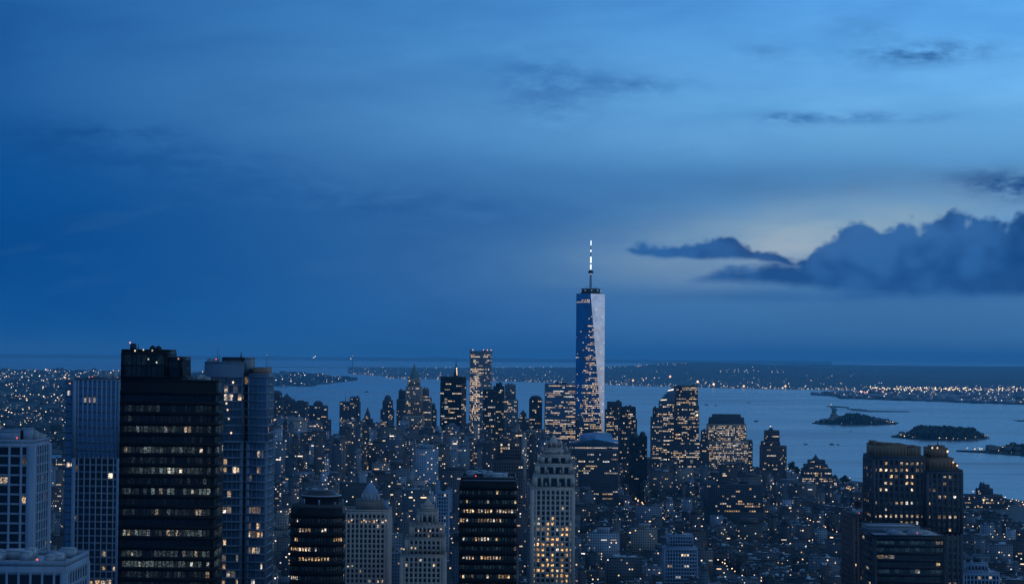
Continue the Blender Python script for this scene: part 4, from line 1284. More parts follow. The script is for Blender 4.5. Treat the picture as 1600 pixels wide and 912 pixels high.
ft = far_tower
ft('stone_block', 'dark rounded stone block on the near shore right beside the stepped glass tower', 5000, [(416, 441, 625), (421, 438, 614)], lit=.07, cap=(422, 437, 614, 609.5, 'stone_dark'))
ft('stone_block', 'low dark block with peaked roof on the shore, second from the stepped glass tower', 5050, [(437, 458, 624)], lit=.06, pyramid=(446, 624, 614, 8, 'roof_dark'))
ft('stone_block', 'long flat dark block by the water, left of the domed apartment tower', 4950, [(448, 478, 628)], lit=.07, dp=50)
ft('apartment_tower', 'hazy dark apartment tower with small domed top against the bay water', 4600, [(476, 515, 656), (480, 510, 634)], wall='stone_dark', lit=.10, cap=(488, 503, 634, 626, 'roof_dark'), short='the domed apartment tower')
ft('apartment_tower', 'square tower with two roof masts standing alone against the water, tan lit corner', 4600, [(530, 561, 628), (546, 560, 621)], lit=.2, ants=((538, 628, 614), (545, 628, 612), (549, 621, 616)), short='the twin-masted tower')
ft('small_tower', 'small dark tower with a pointed cap between the twin-masted tower and the domed ones', 4700, [(566, 581, 655), (569, 577, 648)], lit=.16, pyramid=(573, 648, 636, 3.5, 'roof_dark'))
ft('small_tower', 'narrow dark tower with a stepped rounded crown left of the green-spired tower', 4600, [(594, 614, 640), (597, 612, 626)], lit=.22, cap=(599, 610, 626, 617, 'stone_dark'))
ft('stone_block', 'plain dark slab rising behind the left shoulder of the green-spired tower', 4900, [(619, 636, 624), (622, 634, 610)], lit=.08)
ft('green_spired_tower', 'gothic stone tower with a steep green copper spire in the downtown cluster', 4300, [(624, 664, 700), (629, 661, 650), (633, 658, 604), (636, 655, 592)], wall='stone_beige', lit=.10, bay=2.6, pw=1.1, sh=.36, pyramid=(645.5, 592, 568, 7.5, 'copper_green'), dp=40, short='the green-spired tower')
ft('small_tower', 'dark tower with an ochre slanted crest right behind the green-spired tower', 4600, [(655, 673, 622), (659, 669, 608)], lit=.2, wall='brick_tan')
ft('small_tower', 'slim low dark tower in the gap left of the black octagonal tower', 4700, [(672, 681, 640), (674, 679, 632)], lit=.12)
# black octagonal tower with a spire
t = Tower('black_octagonal_tower', 'black octagonal skyscraper with a warm lit spire base and rows of orange windows', 4200, 687, 727, 46, short='the black octagonal tower', ytop=620)
z1 = t.z(589); P8 = octa(t.w, t.dp, 9)
prism(P8, GZ, z1).build('wall', 'metal_black', t.root)
prism(P8 * .96, z1 + .01, z1 + 1.2).build('roof', 'roof_dark', t.root)
poly_rows(t, P8, t.z(770), z1 - 12, 3.9, 2.6, .5, .15, 'metal_black', 'pane_far', .6, 1.2, 1.2, .3, mode='joined')
xm = t.x(711)
mb = MB(); mb.lathe(xm, 0, [(5.5, z1), (4.6, t.z(583)), (2.6, t.z(578)), (1.7, t.z(573)), (.9, t.z(571)), (.4, t.z(560.5))], 8); mb.build('spire', 'metal_dark', t.root)
for k, py in enumerate((585, 583, 581, 579, 577, 575)):
    beacon(t.root, xm + 2.2 - k * .2, -6.2 + k * .55, t.z(py), (1.5, .85 + .06 * k, .45 + .08 * k), 1.1, 'spire_lamp')
# tall slim lit tower
def slim_lit(nf, nb, fi):
    L = lit_pattern(nf, nb, .30, .5, .7, 1.2, .3)
    for j in range(nf):
        for i in range(nb):
            if i < nb * .42 and j < nf * .82 and nrg.random() < .45:
                L[j, i] = glow(1, .4, 1.2)[0]
            if i >= nb * .6 and nrg.random() < .55:
                L[j, i] = 0
    return L
t = ft('slim_lit_tower', 'tall slim tower reaching the horizon, its left half densely lit, with corner posts on top', 4100, [(732.5, 767.5, 549)], lit=.3, litfn=slim_lit, bay=2.6, fh=3.6, pw=.7, sh=.34, wall='stone_dark', frame='metal_steel', short='the slim lit tower')
for px in (733.5, 737, 752, 764, 767):
    mb = MB(); mb.boxes([(t.x(px), -14, t.z(546.5))], [(1.6, 3, 6.6)]); mb.build('corner_post', 'metal_steel', t.root)
for px, c in ((737.5, (.9, .7, .6)), (754, (.7, .45, .55)), (760, (.6, .6, .8)), (766, (1.0, .5, .3))):
    beacon(t.root, t.x(px), -17.6, t.z(546.5), c, 1.2)
ft('office_tower', 'dark flat-topped office tower overlapping the right foot of the slim lit tower', 3950, [(754, 774, 610)], wall='metal_dark', lit=.14)
ft('office_tower', 'dark tower with a thin mast just right of the slim lit tower', 4250, [(770, 787, 604), (774, 784, 599)], wall='metal_dark', lit=.14, ants=((780, 599, 592),))
ft('office_tower', 'grey hazy slab with flat roof, second right of the slim lit tower', 4350, [(785, 809, 625), (788, 805, 601)], wall='concrete_grey', lit=.10)
ft('small_tower', 'low pointed dark block between the grey slab and the round-topped tower', 4400, [(808, 826, 655), (812, 822, 646)], lit=.12, pyramid=(817, 646, 640, 4, 'roof_dark'))
t = ft('round_topped_tower', 'narrow dark tower with a rounded top left of the pale blue glass slab', 4500, [(826.5, 846.5, 624)], wall='metal_dark', lit=.14, cap=(827.5, 845.5, 624, 617.5, 'metal_dark'))
def row_lit(nf, nb, fi):
    L = lit_pattern(nf, nb, .32, .6, .9, 1.05, .2)
    return L
ft('blue_glass_slab', 'broad pale blue glass slab with long lit floors touching the tallest tower', 4520, [(851, 900, 600)], wall='frame_blue', pane='pane_blue', litfn=row_lit, bay=2.6, pw=.2, sh=.4, short='the blue glass slab')
ft('office_tower', 'chamfered dark tower with warm rows just right of the tallest tower', 4500, [(946, 974, 640), (949, 971, 628)], wall='stone_dark', lit=.3)
ft('office_tower', 'dark flat tower, second right of the tallest tower, with white lamps low down', 4300, [(967, 995, 655), (970, 993, 636)], wall='metal_dark', lit=.16)
t = ft('dark_glass_tower', 'dark slim twin-topped glass tower, left half, below the gap of open water', 3800, [(984, 999, 684)], wall='metal_black', lit=.04, cap=(985, 998, 684, 676, 'metal_dark'), hi=.6, pane='pane')
t = ft('dark_glass_tower', 'dark slim twin-topped glass tower, right half, next to the open water', 3820, [(999, 1011, 682)], wall='metal_black', lit=.04, cap=(1000, 1010, 682, 674, 'metal_dark'), hi=.6, pane='pane')
# low glass hall with a curved pale roof
t = Tower('glass_hall', 'low wide glass hall with a pale curved roof at the foot of the tallest tower', 4050, 893, 966, 60, short='the low glass hall', ytop=690)
z0_, z1_ = t.z(697), t.z(676)
mb = MB(); mb.box(-t.w / 2, t.w / 2, -t.dp / 2, t.dp / 2, GZ, z0_); mb.build('wall', 'frame_blue', t.root)
a_ = np.array((0, .17, .20, .40, .55, .86, .885, 1))
arc = np.stack([-t.w / 2 + t.w * a_, z0_ + (z1_ - z0_) * np.interp(a_, (0, .18, .20, .55, .86, .88, 1), (.30, .36, .82, 1.0, .9, .5, .46))], 1)
arc = np.concatenate([[(-t.w / 2, z0_)], arc, [(t.w / 2, z0_)]])
mb = MB(); mb.loft([np.c_[arc[:, 0], np.full(len(arc), t.dp / 2), arc[:, 1]], np.c_[arc[:, 0], np.full(len(arc), -t.dp / 2), arc[:, 1]]]); mb.build('curved_roof', 'pane_blue', t.root)
fr, win = MB(), MB()
facade((t.w, t.dp, t.z(735), z0_ - 1), dict(fh=4, bay=3, pw=.2, sh=.4, pr=.2, sr=.15, cw=.6, lit=row_lit), fr, lambda j, Q, L, fi: win.quads(Q, 0, L), 0, 0, (0, 1, 3))
win.build('windows', 'pane_blue', t.root, kind='stuff'); fr.build('facade_frame', ['frame_blue', 'frame_blue'], t.root, kind='stuff')
ft('dark_office_block', 'broad dark block with sparse yellow rows below the low glass hall', 3550, [(893, 966, 703)], wall='stone_dark', lit=.14, run=.6, dp=50, short='the sparse yellow-lit block')
# sloped-roof cluster
ft('office_tower', 'slim dark tower on the left flank of the slant-roofed tower', 4250, [(1018, 1036, 652), (1021, 1034, 638)], wall='stone_dark', lit=.2)
t = Tower('slant_roofed_tower', 'tower with a slanting lit glass roof, left of the tall set-back office tower', 4350, 1031, 1057, 40, short='the slant-roofed tower', ytop=650)
zl, zh = t.z(627), t.z(603)
mb = MB(); Q = np.array([(-t.w / 2, GZ), (t.w / 2, GZ), (t.w / 2, zh), (t.w / 2 - 6, zh), (-t.w / 2, zl)])
mb.loft([np.c_[Q[:, 0], np.full(5, 20), Q[:, 1]], np.c_[Q[:, 0], np.full(5, -20), Q[:, 1]]]); mb.build('wall', 'frame_blue', t.root)
fr, win = MB(), MB()
facade((t.w, t.dp, t.z(760), zl - 1), dict(fh=4, bay=3, pw=.7, sh=.4, pr=.2, sr=.15, cw=.6, lit=.3), fr, lambda j, Q_, L, fi: win.quads(Q_, 0, L), 0, 0, (0, 1, 3))
win.build('windows', 'pane_far', t.root, kind='stuff'); fr.build('facade_frame', ['frame_blue', 'frame_blue'], t.root, kind='stuff')
mb = MB(); mb.quads([[(t.w / 2 - 19, -20.3, zl + 22), (t.w / 2 - 7, -20.3, zh - 8), (t.w / 2 - 7, -20.3, zh - 5), (t.w / 2 - 19, -20.3, zl + 24)]], 0, [(1.0, .95, .8)]); mb.quads([[(-t.w / 2 + 1, -20.3, zl + 2), (-t.w / 2 + 14, -20.3, zl + 3), (-t.w / 2 + 14, -20.3, zl + 5), (-t.w / 2 + 1, -20.3, zl + 4)]], 0, [(.9, .75, .5)]); mb.build('lit_roof_band', 'lamp_light', t.root, kind='stuff')
t = ft('setback_office_tower', 'tall set-back office tower with warm rows and one floodlit corner, facing the bay', 4300, [(1048, 1094, 690), (1054, 1092, 634), (1056, 1090, 603)], wall='stone_dark', lit=.30, run=.3, short='the set-back office tower')
beacon(t.root, t.x(1089), -18, t.z(648), (2.2, 1.7, .9), 2.0)
ft('office_tower', 'small dark block wedged between the set-back tower and the mansard tower', 4350, [(1095, 1108, 690), (1097, 1106, 673)], wall='stone_dark', lit=.12)
t = ft('mansard_office_tower', 'wide office tower with dense warm window grid and dark sloped crown', 4400, [(1103, 1169, 690), (1106, 1166, 663)], wall='stone_beige', lit=.46, run=.2, fvar=.4, hi=1.0, bay=3.0, short='the mansard office tower')
P0 = octa(t.x(1164) - t.x(1108), 30, 4); off = np.array(((t.x(1164) + t.x(1108)) / 2, 0))
mb = MB(); zr = t.z(663) + .3; mb.loft([ring(P0 + off, zr), ring(P0 * np.array((.96, .9)) + off, t.z(652)), ring(P0 * np.array((.80, .75)) + off, t.z(651.6)), ring(P0 * np.array((.78, .75)) + off, t.z(647))]); mb.build('mansard_roof', 'roof_dark', t.root)
ft('small_tower', 'slim block with lit side just right of the mansard tower', 4450, [(1166, 1176, 689)], wall='stone_dark', lit=.2)
t = ft('red_brick_tower', 'brown brick apartment tower with a small lit cupola and lower right wing, by the shore', 4300, [(1190, 1229, 697), (1191, 1219, 690), (1196, 1218, 673)], wall='brick_brown', lit=.14, bay=2.8, pyramid=(1206, 673, 666, 4, 'roof_dark'), ants=((1205, 668, 661),), short='the brown brick shore tower')
beacon(t.root, t.x(1205), -4, t.z(666), (1.2, 1.1, .9), 1.3)
ft('ziggurat_block', 'stepped dark ziggurat apartment block on the shore against the bay water', 4150, [(1253, 1302, 745), (1256, 1300, 733), (1259, 1294, 726), (1265, 1290, 719)], wall='stone_dark', lit=.17, bay=2.8, pyramid=(1277, 719, 710, 5, 'roof_dark'), dp=44, short='the stepped shore block')
ft('shore_block', 'low dark shore block just right of the stepped ziggurat block', 4250, [(1299, 1312, 752), (1301, 1309, 744)], lit=.12)
ft('shore_block', 'flat dark block low on the shoreline midway to the twin crowned tower', 4150, [(1312, 1336, 757)], lit=.1)
ft('shore_block', 'dark brown block on the shoreline next to the twin crowned tower', 4000, [(1346, 1364, 756)], lit=.08, wall='brick_brown')
t = ft('stepped_apartment_block', 'stepped dark apartment block with yellow lamps right of the twin crowned tower', 3700, [(1507, 1569, 782), (1511, 1566, 774), (1529, 1553, 764), (1534, 1548, 758)], lit=.12, dp=44, short='the stepped apartment block')
beacon(t.root, t.x(1537), -22.4, t.z(781), (1.4, 1.0, .45), 1.6); beacon(t.root, t.x(1550), -22.4, t.z(780.5), (1.2, .8, .35), 1.4)
ft('shore_block', 'narrow dark block with peaked roof, second right of the twin crowned tower', 3750, [(1562, 1576, 780)], lit=.12, pyramid=(1568, 780, 772, 4, 'roof_dark'))
ft('shore_block', 'small dark block on the last stretch of shore before the right edge', 3800, [(1574, 1591, 795), (1577, 1587, 786)], lit=.12)
# middle distance
ft('lit_row_block', 'wide low block with three long rows of yellow windows in the low rooftops', 3150, [(1104, 1192, 756)], wall='stone_dark', litfn=lambda nf, nb, fi: lit_pattern(nf, nb, .12, .45, 1.0, .9, .2), dp=40, fh=3.8, bay=3.4, short='the long lit block')
ft('pale_apartment_block', 'pale stepped apartment block with lit terrace among dark low rooftops', 2300, [(1039, 1091, 856), (1044, 1084, 836)], wall='concrete_pale', lit=.06, dp=30, roof='roof_pale', short='the pale stepped block')
ft('pale_apartment_block', 'pale stepped terrace building with white setbacks at the bottom right', 1750, [(1505, 1562, 895), (1508, 1545, 880)], wall='concrete_pale', lit=.06, dp=26, roof='roof_pale', short='the white terrace building')
ft('office_tower', 'dark mid-rise tower with scattered orange windows behind the broad black office block', 2500, [(768, 818, 720), (774, 812, 690)], wall='brick_brown', lit=.10, dp=30, roof='roof_dark')
ft('pale_apartment_block', 'pale narrow block peeking out between the stepped stone tower and black office block', 2250, [(682, 702, 768)], wall='concrete_pale', lit=.10, dp=24, roof='roof_pale', tank=True)

# ------------------------------------------------------------------ the low city
ENV = interp([(-50, 712), (96, 712), (97, 650), (318, 650), (418, 645), (479, 648), (514, 662), (516, 676), (528, 676), (532, 652), (562, 650), (566, 658), (594, 658), (600, 645), (683, 664), (690, 655), (730, 660), (770, 650), (812, 655), (816, 668), (850, 668), (900, 700), (945, 706), (1000, 706), (1010, 716), (1020, 708), (1090, 708), (1098, 716), (1165, 718), (1172, 726), (1190, 726), (1230, 744), (1255, 750), (1300, 754), (1345, 764), (1362, 766), (1506, 790), (1566, 796), (1600, 812), (1700, 820)])
TINTS = [('red-brown brick', (.11, .075, .065)), ('dark brick', (.065, .055, .055)), ('grey concrete', (.155, .175, .20)), ('pale stone', (.27, .29, .32)), ('tan brick', (.20, .155, .125)), ('dark grey', (.05, .058, .07))]
ANG = R(2.0)
ca, sa = math.cos(ANG), math.sin(ANG)
def loc2w(x, y):
    return ca * x - sa * y, sa * x + ca * y
def w2loc(x, y):
    return ca * x + sa * y, -sa * x + ca * y

lots = []
y = 1560.0
row = 0
while y < 5750:
    row += 1
    for half_ in (0, 1):
        y0 = y + (0 if half_ == 0 else 24)
        x = -2600.0 + rng.uniform(0, 12)
        while x < 1700:
            big = rng.random() < .14
            w = rng.uniform(22, 42) if big else rng.uniform(7, 19)
            dpt = rng.uniform(14, 22)
            # avenues
            if ((x + 130) % 236) < 26 or ((x + w + 130) % 236) < 26:
                x += 6
                continue
            cxl, cyl = x + w / 2, y0 + dpt / 2
            X, Y = loc2w(cxl, cyl)
            x += w + (0.0 if rng.random() < .8 else rng.uniform(1, 6))
            if Y < 1500 or abs(X) / Y > .275:
                continue
            if rng.random() < .06:
                continue
            px, py = pix(X, Y, GZ)
            if not inside(MAN, X, Y) or not inside(MAN, X + 45, Y) or not inside(MAN, X, Y + 45) or not inside(MAN, X + 60, Y + 60):
                continue
            if any(a - w / 2 < X < b_ + w / 2 and c - dpt / 2 < Y < d_ + dpt / 2 for a, b_, c, d_ in HEROES):
                continue
            r_ = rng.random()
            if px < 900:
                if Y > 3300:
                    h = rng.uniform(28, 75) if r_ < .55 else rng.uniform(75, 150)
                else:
                    h = rng.uniform(13, 34) if r_ < .80 else rng.uniform(34, 78)
                if 418 < px < 820 and 2300 < Y < 3300 and rng.random() < .38:
                    h = rng.uniform(38, 95)
            else:
                if Y > 3650 and px < 1340:
                    h = rng.uniform(14, 42) if r_ < .85 else rng.uniform(42, 78)
                else:
                    h = rng.uniform(9, 20) if r_ < .90 else rng.uniform(22, 42)
            if big:
                h *= 1.15
            # keep the bay open
            pm = [ENV(px + k * w / 2 * F / Y) for k in (-1, 0, 1)]
            ylim = max(pm) + abs(rng.gauss(0, 16))
            hmax = CAMZ - (ylim - hor(px)) * Y / F - GZ
            h = min(h, hmax - 3)
            if h < 6:
                if hmax < 6:
                    continue
                h = rng.uniform(5, 8)
            ptop = pix(X, Y, GZ + h)[1]
            if ptop > 935:
                continue
            k = rng.choices(range(6), (22, 18, 18, 12, 16, 14))[0]
            lots.append(dict(x=cxl, y=cyl, X=X, Y=Y, w=w, d=dpt, h=h, px=px, top=ptop, t=k, area=w * (h + dpt * .25) / Y / Y))
    y += 58.0

def lit_quads(L, rgn, dens):
    """positions of lit windows on the three seen sides, local to the building centre"""
    w, d_, h = L['w'], L['d'], L['h']
    Q, C = [], []
    nfl = max(1, int(h / 3.3))
    size = 1.0 + L['Y'] / 5200.0
    for side in range(3):
        len_ = w if side == 0 else d_
        nb = max(1, int(len_ / 2.9))
        n_ = nrg.poisson(nfl * nb * dens * (1 if side == 0 else .5))
        for _ in range(min(n_, nfl * nb)):
            i, j = nrg.integers(nb), nrg.integers(nfl)
            s_ = -len_ / 2 + (i + .5) * len_ / nb; z = (j + .55) * h / nfl
            hw, hh = .48 * size, .50 * size
            run_ = 1 if nrg.random() < .85 else nrg.integers(2, 4)
            s2 = min(s_ + hw + (run_ - 1) * 2.9, len_ / 2 - .2)
            if side == 0:
                Q.append([(s_ - hw, -d_ / 2 - .06, z - hh), (s2, -d_ / 2 - .06, z - hh), (s2, -d_ / 2 - .06, z + hh), (s_ - hw, -d_ / 2 - .06, z + hh)])
            elif side == 1:
                Q.append([(w / 2 + .06, s_ - hw, z - hh), (w / 2 + .06, s2, z - hh), (w / 2 + .06, s2, z + hh), (w / 2 + .06, s_ - hw, z + hh)])
            else:
                Q.append([(-w / 2 - .06, s2, z - hh), (-w / 2 - .06, s_ - hw, z - hh), (-w / 2 - .06, s_ - hw, z + hh), (-w / 2 - .06, s2, z + hh)])
            C.append(glow(1, .15, 1.35, (.18, .26, .26, .20, .10))[0] * (1.0 if nrg.random() < .6 else .4))
    return np.array(Q).reshape(-1, 4, 3), np.array(C).reshape(-1, 3)

def body(mw, mr, L, ox, oy, oz):
    """walls with parapet into mw, roof deck and roof clutter into mr"""
    w, d_, h = L['w'], L['d'], L['h']
    tint = np.array(TINTS[L['t']][1]) * L['tv']
    rt = np.array(L['rt'])
    x0, x1, y0, y1 = ox - w / 2, ox + w / 2, oy - d_ / 2, oy + d_ / 2
    mw.box(x0, x1, y0, y1, oz, oz + h, 0, tint)
    for a in ((x0, x1, y0, y0 + .5), (x0, x1, y1 - .5, y1), (x0, x0 + .5, y0 + .5, y1 - .5), (x1 - .5, x1, y0 + .5, y1 - .5)):
        mw.box(a[0], a[1], a[2], a[3], oz + h + .002, oz + h + 1.1, 0, tint * .9)
    mr.box(x0 + .52, x1 - .52, y0 + .52, y1 - .52, oz + h, oz + h + .2, 0, rt)
    if L['set']:
        f_ = L['set']
        mw.box(ox - w * f_ / 2, ox + w * f_ / 2, oy - d_ * f_ / 2 + 2, oy + d_ * f_ / 2 + 2, oz + h + .2, oz + h + L['seth'], 0, tint * 1.1)
        mr.box(ox - w * f_ / 2 + .4, ox + w * f_ / 2 - .4, oy - d_ * f_ / 2 + 2.4, oy + d_ * f_ / 2 + 1.6, oz + h + L['seth'], oz + h + L['seth'] + .2, 0, rt)
    for bx, by, bw, bd, bh, bt in L['bits']:
        mr.box(ox + bx - bw / 2, ox + bx + bw / 2, oy + by - bd / 2, oy + by + bd / 2, oz + h + .2, oz + h + .2 + bh, 0, bt)

for L in lots:
    L['tv'] = rng.choice((.3, .45, .6, .8, 1.1)) * (1.25 if L['h'] > 30 else .8) * (1.55 if L['px'] < 900 and L['Y'] > 2500 else 1.05)
    g_ = rng.choice((.03, .04, .06, .09, .14, .24, .45))
    L['rt'] = (g_ * .95, g_, g_ * 1.05)
    L['set'] = rng.uniform(.4, .7) if (L['h'] > 30 and rng.random() < .5) else 0
    L['seth'] = rng.uniform(3.5, 9)
    zt_ = pix(L['X'], L['Y'], GZ + L['h'] + L['seth'] + 2)[1]
    if L['set'] and zt_ < ENV(L['px']):
        L['set'] = 0
    L['bits'] = []
    for _ in range(rng.choice((1, 2, 2, 3, 4))):
        g2 = rng.choice((.04, .07, .14, .3, .55))
        L['bits'].append((rng.uniform(-.33, .33) * L['w'], rng.uniform(-.3, .3) * L['d'], rng.uniform(1.5, max(2.2, L['w'] * .28)), rng.uniform(1.5, 6), rng.uniform(1, 3.4), (g2 * .95, g2, g2 * 1.05)))
    L['tank'] = (not L['set']) and rng.random() < .16

low = sorted([L for L in lots if L['h'] < 26], key=lambda L: -L['area'])
mid = sorted([L for L in lots if L['h'] >= 26], key=lambda L: -L['area'])
solo = low[:290] + mid[:290]
rest = low[290:] + mid[290:]

def place(L):
    c = min(LABELLED, key=lambda q: abs(q[0] - L['px']) + .6 * abs(q[1] - L['top']))
    dxp = L['px'] - c[0]
    if abs(dxp) < 26:
        rel = 'straight behind' if L['top'] < c[1] else 'straight below'
    else:
        rel = ('just ' if abs(dxp) < 70 else 'well ') + ('left of' if dxp < 0 else 'right of')
    return rel + ' ' + c[2]

def dens_of(L):
    d_ = .10 if L['px'] < 900 else .065
    if 75 < L['px'] < 100 or 418 < L['px'] < 455:
        d_ = .20
    if L['Y'] > 3300 and L['px'] < 900:
        d_ = .11
    return d_
SIZEW = ((8, 'squat'), (14, 'low'), (20, 'four-storey'), (26, 'six-storey'), (36, 'mid-rise'), (55, 'tall'), (500, 'towering'))
SAME = {}
for L in solo:
    cname = TINTS[L['t']][0]
    sz = next(s for lim, s in SIZEW if L['h'] <= lim)
    nm = 'row_building' if L['h'] < 26 else 'mid_rise_building'
    wd = 'narrow ' if L['w'] < 14 else ('broad ' if L['w'] > 28 else '')
    feat = ' with roof tank' if L['tank'] else (' with set-back top' if L['set'] else (' with pale roof' if L['rt'][1] > .3 else ''))
    lab = f"{wd}{sz} {cname} building{feat} {place(L)}"
    if len(lab.split()) > 11:
        lab = f"{sz} {cname} building {place(L)}"
    L['label'] = lab
    r_ = thing(nm, lab, 'building', (L['X'], L['Y'], GZ), ANG, ('low rooftops of the city' if L['h'] < 26 else 'mid-rise blocks of the city'))
    SAME.setdefault(lab, []).append((L['px'], r_))
    mw, mr, ml = MB(), MB(), MB()
    body(mw, mr, L, 0, 0, 0)
    Q, C = lit_quads(L, nrg, dens_of(L))
    mw.build('wall', 'city_wall', r_)
    mr.build('roof', 'city_roof', r_, kind='stuff')
    if len(Q):
        ml.quads(Q, 0, C); ml.build('lit_windows', 'lamp_light', r_, kind='stuff')
    if L['tank']:
        water_tank(r_, rng.uniform(-.2, .2) * L['w'], rng.uniform(-.2, .2) * L['d'], L['h'] + .2, min(2.4, L['w'] * .15))

for lab, q in SAME.items():
    q.sort(key=lambda a: a[0])
    if len(q) == 2:
        q[0][1]['label'] = lab + ', the left one'; q[1][1]['label'] = lab + ', the right one'
    elif len(q) > 2:
        for (_, o), e in zip(q, ('leftmost', 'second from left', 'third from left', 'fourth from left', 'fifth from left', 'sixth from left', 'seventh from left', 'eighth from left')):
            o['label'] = lab + ', ' + e
mw, mr, ml = MB(), MB(), MB()
for L in rest:
    body(mw, mr, L, L['x'], L['y'], GZ)
    Q, C = lit_quads(L, nrg, dens_of(L))
    if len(Q):
        ml.quads(Q + np.array((L['x'], L['y'], GZ)), 0, C)
city = thing('city_rooftops', 'dark sea of small far-off rooftops filling the streets between the towers', 'rooftops')
city['kind'] = 'stuff'
city.rotation_euler = (0, 0, ANG)
mw.build('walls', 'city_wall', city, kind='stuff')
mr.build('roofs', 'city_roof', city, kind='stuff')
ml.build('lit_windows', 'lamp_light', city, kind='stuff')

# street lamps along avenues and cross streets, and traffic: far too many and too small to pick apart
sl = MB(); tr = MB()
def diamonds(mb, P, r, C):
    P = np.asarray(P, float); n_ = len(P); r = np.broadcast_to(np.asarray(r, float), (n_,))
    o = np.array([(1, 0, 0), (0, 1, 0), (-1, 0, 0), (0, -1, 0), (0, 0, 1), (0, 0, -1)], float)
    T = np.array([(0, 1, 4), (1, 2, 4), (2, 3, 4), (3, 0, 4), (1, 0, 5), (2, 1, 5), (3, 2, 5), (0, 3, 5)])
    V_ = P[:, None, :] + o[None] * r[:, None, None]
    k = mb._addv(V_)
    idx = ((k + 6 * np.arange(n_))[:, None, None] + T[None]).reshape(-1, 3)
    mb._face(idx, 0, np.repeat(np.asarray(C, float), 8, 0), (.1, .1, .1))
P, C = [], []
for av in range(-12, 8):
    xa = av * 236 - 130 + 13
    for yv in np.arange(1700, 5600, 27):
        for s_ in (-8, 8):
            X, Y = loc2w(xa + s_ + nrg.normal(0, 1), yv + nrg.normal(0, 4))
            if abs(X) / Y < .27 and inside(MAN, X, Y) and nrg.random() < .8:
                P.append((X, Y, GZ + 8)); C.append(WARM[nrg.integers(0, 3)] * nrg.uniform(.8, 2.4))
for yv in np.arange(1560 - 6, 5600, 58):
    for xv in np.arange(-1500, 1500, 38):
        X, Y = loc2w(xv + nrg.normal(0, 8), yv)
        if abs(X) / Y < .27 and inside(MAN, X, Y) and nrg.random() < .42:
            P.append((X, Y, GZ + 7)); C.append(WARM[nrg.integers(0, 5)] * nrg.uniform(.5, 1.8))
P = np.array(P)
diamonds(sl, P, .45 + P[:, 1] / 6500.0, C)
o = sl.build('street_lights', 'lamp_light', kind='stuff')
o['label'] = 'warm specks of street lamps along the avenues between the rooftops'
P, C = [], []
for av in range(-12, 8):
    xa = av * 236 - 130 + 13
    for _ in range(150):
        yv = nrg.uniform(1700, 5200); s_ = nrg.choice((-6, -3, 3, 6))
        X, Y = loc2w(xa + s_, yv)
        if abs(X) / Y < .27 and inside(MAN, X, Y):
            P.append((X, Y, GZ + .9)); C.append(np.array((1.5, .12, .06)) * .8 if s_ > 0 else np.array((1.4, 1.2, .95)))
P = np.array(P)
tr.boxes(P - np.array((0, 0, .25)), (1.8, 4.4, 1.1), 1)
tr.boxes(P + np.array((0, -2.25, 0)), (1.6, .12, .6), 0, lit=np.array(C))
o = tr.build('traffic', ['lamp_light', 'metal_dark'], kind='stuff')
o['label'] = 'red and white lights of distant cars on the avenues'

# roof lamps: terraces, billboards, stair heads - scattered over the rooftops
P, C, Rr = [], [], []
for L in lots:
    for _k in range(nrg.poisson(1.5 if L['px'] < 720 else .9)):
        X, Y = loc2w(L['x'] + nrg.uniform(-.4, .4) * L['w'], L['y'] - L['d'] * .5 - .5)
        P.append((X, Y, GZ + L['h'] * nrg.uniform(.2, 1.0) + .5)); C.append(WARM[nrg.choice(5, p=(.15, .2, .25, .2, .2))] * nrg.uniform(.4, 2.0)); Rr.append((.30 + Y / 7500) * nrg.uniform(.4, 1.2))
rl = MB(); diamonds(rl, P, Rr, C)
o = rl.build('roof_lights', 'lamp_light', kind='stuff')
o['label'] = 'scattered white and amber lamps on roofs and house fronts'

# ------------------------------------------------------------------ across the water
def hill_z(V_, px, d):
    nu = V_.shape[0]
    p0, p1 = pix(*V_[0, 5])[0], pix(*V_[-1, 5])[0]
    i = int(np.clip((px - p0) / (p1 - p0) * (nu - 1), 0, nu - 1))
    return float(np.interp(d, V_[i, :, 1], V_[i, :, 2]))
def far_lights(name, label, pts, cols, rad, boxes=None):
    mb = MB(); diamonds(mb, pts, rad, cols)
    o = mb.build(name, 'lamp_light', kind='stuff'); o['label'] = label
P, C, Rr = [], [], []
for _ in range(760):
    px = nrg.uniform(550, 1400)
    sh_ = shoreA(px); u = nrg.random() ** 4.0
    d = gd(px, sh_) * 1.004 + u * 13000
    z = hill_z(HA, px, d)
    if px > 1000 and u > .35 and nrg.random() < .8: continue
    P.append(((px - 800) * d / F, d, z + 9)); C.append(WARM[nrg.choice(5, p=(.12, .2, .28, .25, .15))] * (nrg.random() ** 2 * 1.6 + .1)); Rr.append(nrg.uniform(2.2, 5.5))
for _ in range(80):     # lit roads along the ridge
    k = nrg.choice(3)
    px = (nrg.uniform(560, 930), nrg.uniform(1125, 1225), nrg.uniform(945, 1095))[k]
    d = (31000, 25500, 30500)[k] + nrg.normal(0, 500); z = hill_z(HA, px, d)
    P.append(((px - 800) * d / F, d, z + 12)); C.append(WARM[nrg.integers(2, 5)] * nrg.uniform(.2, 1.1)); Rr.append(nrg.uniform(4, 7))
for px, py, s_ in ((1091, 596, 2.4), (1116, 600, 2.2), (1048, 588, 1.5), (990, 594, 1.3), (1163, 603, 1.4), (1228, 603, 1.3)):
    d = gd(px, shoreA(px)) * 1.02
    P.append(((px - 800) * d / F, d, at(px, py, d)[2])); C.append(np.array((1.8, 1.0, .5)) * s_ * .6); Rr.append(11)
far_lights('hillside_lights', 'sprinkled town lights on the dark hills across the bay', P, C, Rr)
